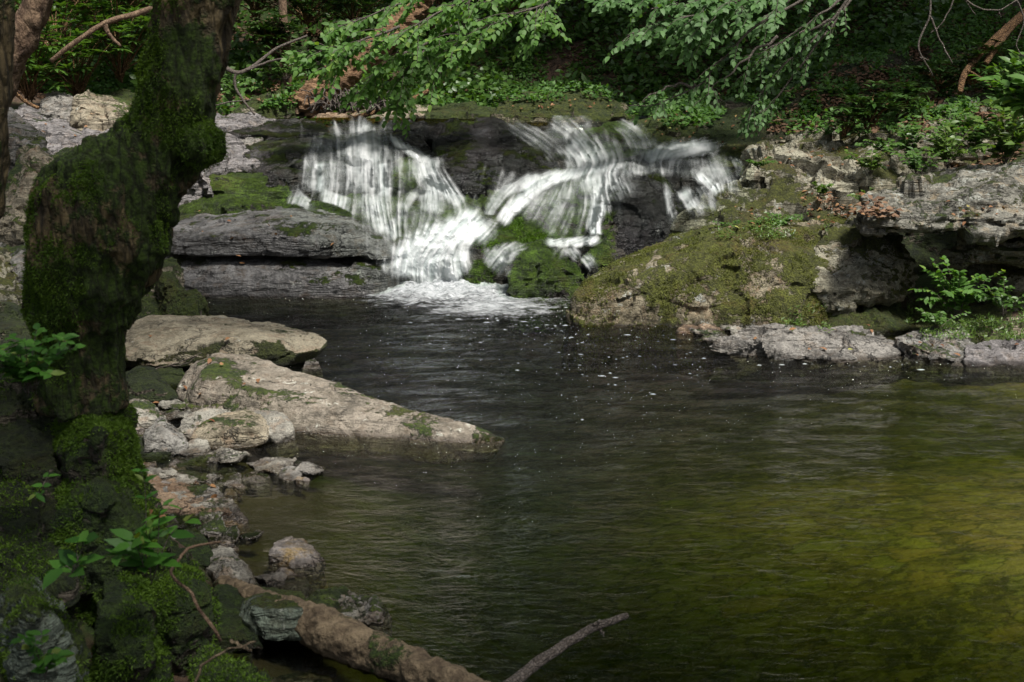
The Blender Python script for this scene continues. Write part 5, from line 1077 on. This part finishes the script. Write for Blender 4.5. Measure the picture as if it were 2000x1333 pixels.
# ================================================================== shrubs
def rhodo(px, py, Y, h, wd, label, seed, mat=None, nst=12, leaf=.15, lw=.3, group='rhododendron shrubs on the banks', per=10, base=None):
    rng = np.random.RandomState(seed); b = P(px, py, Y); A = Acc(); Pp = []; Dd = []; Nn = []
    for k in range(nst):
        a = rng.rand() * 6.28; rad = wd * (.15 + .85 * rng.rand() ** .6); hh = h * (.35 + .75 * rng.rand()) * (1.1 - .4 * rad / wd)
        tip = b + np.array([math.cos(a) * rad, math.sin(a) * rad * .7, hh])
        A.tube([b + rng.normal(size=3) * .03, b * .5 + tip * .5 + [0, 0, .05], tip], .012, .005, 5, 10, jit=.03, seed=seed + k)
        for w2 in range(3):
            o = tip - (tip - b) * (.0 + .16 * w2) + rng.normal(size=3) * (.0 if w2 == 0 else .07)
            for j in range(per):
                t = j / per * 6.28 + rng.rand() * .4; d = np.array([math.cos(t), math.sin(t), .25 + .5 * rng.rand() - .25 * w2]); Pp.append(o); Dd.append(d); Nn.append([-d[0] * .4, -d[1] * .4, 1])
    Pp = np.array(Pp); n = len(Pp)
    V, F, r = leaves(Pp, np.array(Dd), np.array(Nn), leaf * (.65 + .5 * rng.rand(n)), leaf * lw, rng, lod=1, curl=.2)
    e = empty('shrub', tuple(b), label, 'shrub', group)
    link_mesh('stems', A.mesh('stems'), B_ORANGE, parent=e); link_mesh('foliage', np_mesh('foliage', V, F, r), mat or L_DARK, parent=e)
def leafy_shrub(px, py, Y, h, wd, label, seed, mat, nst=14, leaf=.06, lw=.5, name='plant', cat='plant', group=None, per=9, up=1.0, stem=.003, lean=(0, 0)):
    rng = np.random.RandomState(seed); b = P(px, py, Y); A = Acc(); Pp = []; Dd = []
    for k in range(nst):
        a = rng.rand() * 6.28; rad = wd * (.1 + .9 * rng.rand()); hh = h * (.3 + .8 * rng.rand())
        tip = b + np.array([math.cos(a) * rad + lean[0] * hh, math.sin(a) * rad * .7 + lean[1] * hh, hh * up]); mid = b * .45 + tip * .55 + np.array([0, 0, .18 * h])
        q = A.tube([b + rng.normal(size=3) * .01, mid, tip], stem, stem * .5, 4, 10)
        dd = np.gradient(q, axis=0)
        for j in range(per):
            f = .25 + .75 * j / (per - 1); i = min(9, int(f * 9.01)); t = dd[i] / (np.linalg.norm(dd[i]) + 1e-9); s = np.cross(t, [0, 0, 1]); s /= np.linalg.norm(s) + 1e-9
            for sg in (1, -1):
                Pp.append(q[i]); Dd.append(t * .5 + s * sg * .9 + rng.normal(size=3) * .2 + [0, 0, -.1])
    Pp = np.array(Pp); n = len(Pp); nn = rng.normal(size=(n, 3)) * .3 + [0, -.45, 1]
    V, F, r = leaves(Pp, np.array(Dd), nn, leaf * (.6 + .6 * rng.rand(n)), leaf * lw, rng, lod=1)
    e = empty(name, tuple(b), label, cat, group)
    link_mesh('stems', A.mesh('stems'), B_TWIG, parent=e); link_mesh('foliage', np_mesh('foliage', V, F, r), mat, parent=e)
k = 50
for px, py, Y, h, wd, lb in [(60,190,15.6,1.0,.7,'rhododendron shrub nearest the left edge behind the grey slab'),(150,185,16.2,1.1,.8,'rhododendron shrub above the pale block on the left bank'),(235,150,16.6,1.2,.8,'rhododendron shrub just left of the mossy trunk'),
   (110,90,17.0,1.2,.9,'rhododendron shrub behind the reddish leaning trunk'),(210,70,17.6,1.2,.9,'rhododendron shrub below the long mossy branch'),(160,10,18.5,1.0,1.0,'rhododendron shrub at the top edge between two trunks'),(270,30,18.0,1.0,.8,'rhododendron shrub at the top edge touching the mossy trunk'),
   (500,30,19.5,.9,.9,'dark rhododendron shrub at the top edge right of the mossy trunk'),(600,45,19.8,.9,.9,'dark rhododendron shrub left of the rotten trunk top'),(690,50,20.2,.9,.9,'dark rhododendron shrub behind the rotten trunk'),(530,95,18.6,.5,.4,'small pale rhododendron on the brown litter slope'),
   (1010,30,21,.9,1.0,'dark rhododendron shrub at the top centre'),(850,60,20.6,.9,.9,'dark rhododendron shrub behind the central branches')]:
    rhodo(px, py, Y, h, wd, lb, k, nst=26, leaf=.17, mat=L_MID if px < 300 else L_DARK); k += 1
for px, py, Y, h, wd, lb, n in [(1700,245,12.7,.42,.30,'long leaved rhododendron in front of the giant dark boulder',12),(1655,255,12.6,.22,.2,'low rhododendron sprig left of the long leaved one',6),(1765,215,13.2,.25,.2,'small rhododendron beside the half buried grey boulder',7),
   (1900,165,13.6,.35,.45,'rhododendron cluster at the foot of the orange stems',14),(1840,175,13.9,.3,.35,'shaded rhododendron left of the orange stems',10),(1975,150,13.8,.35,.4,'rhododendron at the upper right edge',10)]:
    rhodo(px, py, Y, h, wd, lb, k, nst=n, leaf=.16, lw=.26); k += 1
for px, py, Y, h, wd, lb, leaf, n, mt in [(1870,625,9.3,.42,.34,'bright leafy shrub growing in front of the dark cave',.075,26,L_BRIGHT),(1960,620,9.4,.28,.26,'low leafy shrub right of the bright shrub by the cave',.06,10,L_MID),
   (1960,330,11.2,.55,.45,'tall pale nettle like plant at the right edge above the grey rock',.10,22,L_GRASS),(1850,330,11.6,.40,.40,'weedy plant among leaf litter behind the grey overhang',.08,18,L_GRASS),(1700,340,11.6,.2,.25,'small weed with paired leaves on the topmost boulder',.07,9,L_GRASS),
   (1770,310,12.2,.3,.35,'leafy weed below the half buried grey boulder',.07,14,L_MID),(2010,250,10.5,.5,.35,'large leaved plant leaning in at the right edge',.14,14,L_BRIGHT),(1690,405,10.7,.18,.2,'thin weed in the litter pocket between the boulders',.05,9,L_GRASS),
   (1600,385,11.0,.12,.14,'tiny seedling on the stepped tan boulder',.06,4,L_GRASS),(1480,330,11.8,.12,.16,'grass tuft on the shoulder of the topmost boulder',.05,7,L_MID),(1520,440,10.7,.10,.3,'low green weeds in the crease above the olive boulder',.04,16,L_MID),(1440,450,10.7,.08,.25,'sparse weeds at the left of the boulder crease',.04,10,L_MID),
   (1900,300,11.8,.35,.45,'bushy green weeds behind the pale overhang at the right',.07,24,L_BRIGHT),(1975,240,11.9,.45,.4,'leafy green clump at the right edge under the rhododendrons',.09,22,L_BRIGHT),(1790,345,11.4,.22,.35,'low green weeds above the litter pocket',.06,16,L_MID),(1730,300,11.9,.18,.3,'creeping weed on the crest of the topmost boulder',.05,14,L_MID),(1990,215,11.6,.5,.3,'broad leaved spray hanging in at the right edge',.13,12,L_MID),(1850,265,12.4,.3,.4,'fern like weeds in front of the half buried grey boulder',.06,18,L_BRIGHT),
   (450,200,16.6,.35,.6,'fern patch on the bank between the mossy tree and the wedge boulder',.07,22,L_MID),(560,160,18.2,.4,.6,'light green weeds on the litter slope behind the wedge boulder',.08,20,L_MID),(1830,640,9.0,.12,.3,'grass and seedlings on the moss below the bright shrub',.04,16,L_MID)]:
    leafy_shrub(px, py, Y, h, wd, lb, k, mt, nst=n, leaf=leaf, name='plant' if h < .4 else 'shrub', cat='plant' if h < .4 else 'shrub'); k += 1
# foreground plants
leafy_shrub(60,760,3.55,.16,.17,'leafy green shrublet at the left edge below the tree', 90, L_FG, nst=26, leaf=.045, lw=.55, per=5, stem=.0016); 
leafy_shrub(120,680,3.5,.06,.05,'small sprig of fresh leaves against the dark trunk base', 91, L_FG, nst=3, leaf=.04, lw=.5, per=3, stem=.0014)
leafy_shrub(85,1320,2.9,.12,.09,'light green ivy like plant at the bottom left', 92, L_FG, nst=7, leaf=.04, lw=.6, per=3, stem=.0014)
leafy_shrub(290,1130,3.35,.16,.13,'broad leaved plant on the mossy root mound', 93, L_FG, nst=6, leaf=.085, lw=.42, per=3, stem=.002)
leafy_shrub(300,1100,3.35,.34,.07,'slender tall seedling in front of the shore rocks', 94, L_FG, nst=2, leaf=.05, lw=.3, per=4, stem=.0016)
leafy_shrub(150,1130,3.3,.10,.10,'two large drooping leaves beside the dark hollow', 95, L_FG, nst=3, leaf=.08, lw=.6, per=2, stem=.0018)
leafy_shrub(80,970,3.3,.05,.05,'three leaved sprig in the dark left hollow', 96, L_FG, nst=2, leaf=.035, lw=.6, per=2, stem=.0012)
# ================================================================== moss on the near bank
for key, n in (('mossG', 5000), ('mossH', 7000), ('ggrock', 2500), ('mossA', 18000), ('mossB', 3000), ('mossC', 22000), ('mossD', 20000), ('mossE', 9000), ('mossF', 9000)):
    o = ROCKS[key]; moss_on(o.data, n, .014, o, seed=hash(key) % 7 + 2 if False else len(key) + n % 7, mask=lambda V, N, key=key: (.35 if key in 'mossAmossEmossF' else -.12) + 0 * V[:, 0], world=o.location)
    for c in o.children: c.matrix_parent_inverse = Matrix.Translation(-o.location)
# ================================================================== ground cover and litter (nobody could count them)
def cover(name, n, y0, y1, leaf, mat, seed, mask, lift=.03, flat=.5, lod=0, wd=.6, xr=(-.52, .52)):
    rng = np.random.RandomState(seed); y = y0 + (y1 - y0) * rng.rand(n) ; a = xr[0] + (xr[1] - xr[0]) * rng.rand(n); x = a * y
    x += rng.normal(size=n) * .03; p = np.stack([x, y, x * 0], 1)
    f = fbm(p * 1.1 + seed, 3) + mask(x, y); k = f > 0; x, y = x[k], y[k]; n = len(x)
    z = ground_z(x, y); pos = np.stack([x, y, z + lift * rng.rand(n) * 3], 1)
    d = rvec(n, rng); d[:, 2] = np.abs(d[:, 2]) * (1 - flat); nn = rng.normal(size=(n, 3)) * (1 - flat) + [0, -.4, 1]
    V, F, r = leaves(pos, d, nn, leaf * (.6 + .7 * rng.rand(n)), leaf * wd, rng, lod=lod)
    tag(link_mesh(name, np_mesh(name, V, F, r), mat), kind='stuff')
cover('ground_cover', 120000, 17.6, 24.5, .075, L_COVER, 5, lambda x, y: .22 - .5 * ((x < -3.2) & (x > -5)) * (y < 22))
cover('bank_cover', 26000, 13, 18.5, .07, L_COVER, 6, lambda x, y: .1, xr=(.28, .6))
cover('bank_litter', 16000, 11, 18.5, .07, L_LITTER, 7, lambda x, y: .1, xr=(.24, .6), lift=.008, flat=.8)
cover('leaf_litter', 70000, 17.2, 25, .075, L_LITTER, 9, lambda x, y: .12 + .35 * (x < -2.4), lift=.008, flat=.8)
cover('undergrowth', 42000, 17.8, 24.5, .13, L_MID, 15, lambda x, y: .02 + .0 * x, lift=.12, flat=.3, lod=1)
L_OLIVE = leaf_mat('olive moss shoots', (.07, .085, .012), (.17, .19, .03), .3, rough=.8)
for key, n, ln, mt in (('big', 24000, .02, L_OLIVE), ('dome', 9000, .024, L_MOSS)):
    o = ROCKS[key]; moss_on(o.data, n, ln, o, seed=8, mask=lambda V, N: -.22 + 0 * V[:, 0], world=o.location, mat=mt)
    for c in o.children: c.matrix_parent_inverse = Matrix.Translation(-o.location)
def bank_scatter(name, regs, leaf, mat, seed, lift=.03, flat=.4, wd=.6):
    rng = np.random.RandomState(seed); Pp = []
    for x0, x1, y0, y1, k in regs:
        px = rng.uniform(x0, x1, k); py = rng.uniform(y0, y1, k); f = fbm(np.stack([px / 70, py / 45, px * 0 + seed], 1), 4); q = f > -.05; Pp.append(SURF(px[q], py[q]))
    Pp = np.concatenate(Pp); Pp = Pp[(Pp[:, 1] < 27) & (Pp[:, 1] > 8.2)]; n = len(Pp); Pp = Pp + np.stack([0 * Pp[:, 0], -.02 + 0 * Pp[:, 0], lift * rng.rand(n)], 1)
    d = rvec(n, rng); d[:, 2] = np.abs(d[:, 2]) * (1 - flat)
    V, F, r = leaves(Pp, d, rng.normal(size=(n, 3)) * .4 + [0, -.5, 1], leaf * (.5 + .8 * rng.rand(n)), leaf * wd, rng, lod=0)
    tag(link_mesh(name, np_mesh(name, V, F, r), mat), kind='stuff')
bank_scatter('slope_cover', [(1230, 2000, 0, 230, 16000), (1500, 2000, 180, 270, 3000), (430, 700, 90, 215, 5000), (800, 1240, 60, 200, 7000), (1230, 1500, 190, 250, 1500)], .07, L_COVER, 31, .07)
bank_scatter('cave_grass', [(1770, 2000, 575, 665, 5200), (1480, 1620, 600, 650, 900), (1400, 1620, 425, 470, 1600)], .035, L_GRASS, 33, .03, .1, .25)
bank_scatter('slope_litter', [(1500, 2000, 0, 260, 11000), (1230, 1500, 0, 190, 4000), (430, 620, 60, 200, 6000), (1600, 1760, 380, 425, 300)], .065, L_LITTER, 32, .01, .8)
def fallen():
    rng = np.random.RandomState(77); Pp = []
    for x0, x1, y0, y1, k in ((1250, 1500, 215, 300, 60), (1480, 1900, 255, 330, 80), (1560, 1690, 375, 425, 90), (1400, 1700, 400, 450, 40), (1850, 2000, 390, 440, 16), (1000, 1200, 185, 215, 30), (60, 400, 190, 320, 25), (330, 740, 410, 560, 16), (240, 560, 640, 830, 12), (1420, 1990, 640, 700, 22), (250, 440, 900, 1020, 10)):
        px = rng.uniform(x0, x1, k); py = rng.uniform(y0, y1, k); Pp.append(SURF(px, py))
    Pp = np.concatenate(Pp); Pp = Pp[Pp[:, 1] < 25] + [0, -.01, .015]; n = len(Pp); d = rvec(n, rng); d[:, 2] *= .25
    V, F, r = leaves(Pp, d, rng.normal(size=(n, 3)) * .3 + [0, -.2, 1], .05 * (.5 + .7 * rng.rand(n)), .03, rng, lod=1, curl=.3)
    tag(link_mesh('fallen_leaves', np_mesh('fallen_leaves', V, F, r), leaf_mat('russet fallen leaf', (.14, .05, .02), (.32, .17, .07), .1, rough=.7, c3=(.3, .32, .08))), kind='stuff')
fallen()
def shade_tree():  # tree outside the view, added so its crown darkens the right slope
    z = float(ground_z(9.8, 14.0)); t = empty('tree', (9.8, 14.0, z), 'unseen tall tree added on the right bank so its crown shades the giant boulder', 'tree')
    A = Acc(); A.tube([(9.8, 14.0, z - .4), (9.5, 14.0, z + 3), (8.6, 13.9, z + 6.5)], .28, .12, 12, 24, wob=.12, jit=.1, seed=3); link_mesh('trunk', A.mesh('trunk'), B_DARK, parent=t)
    crown(t, (8.0, 13.8, z + 6.5), (3.4, 3.4, 2.2), 7500, .34, 61)
shade_tree()
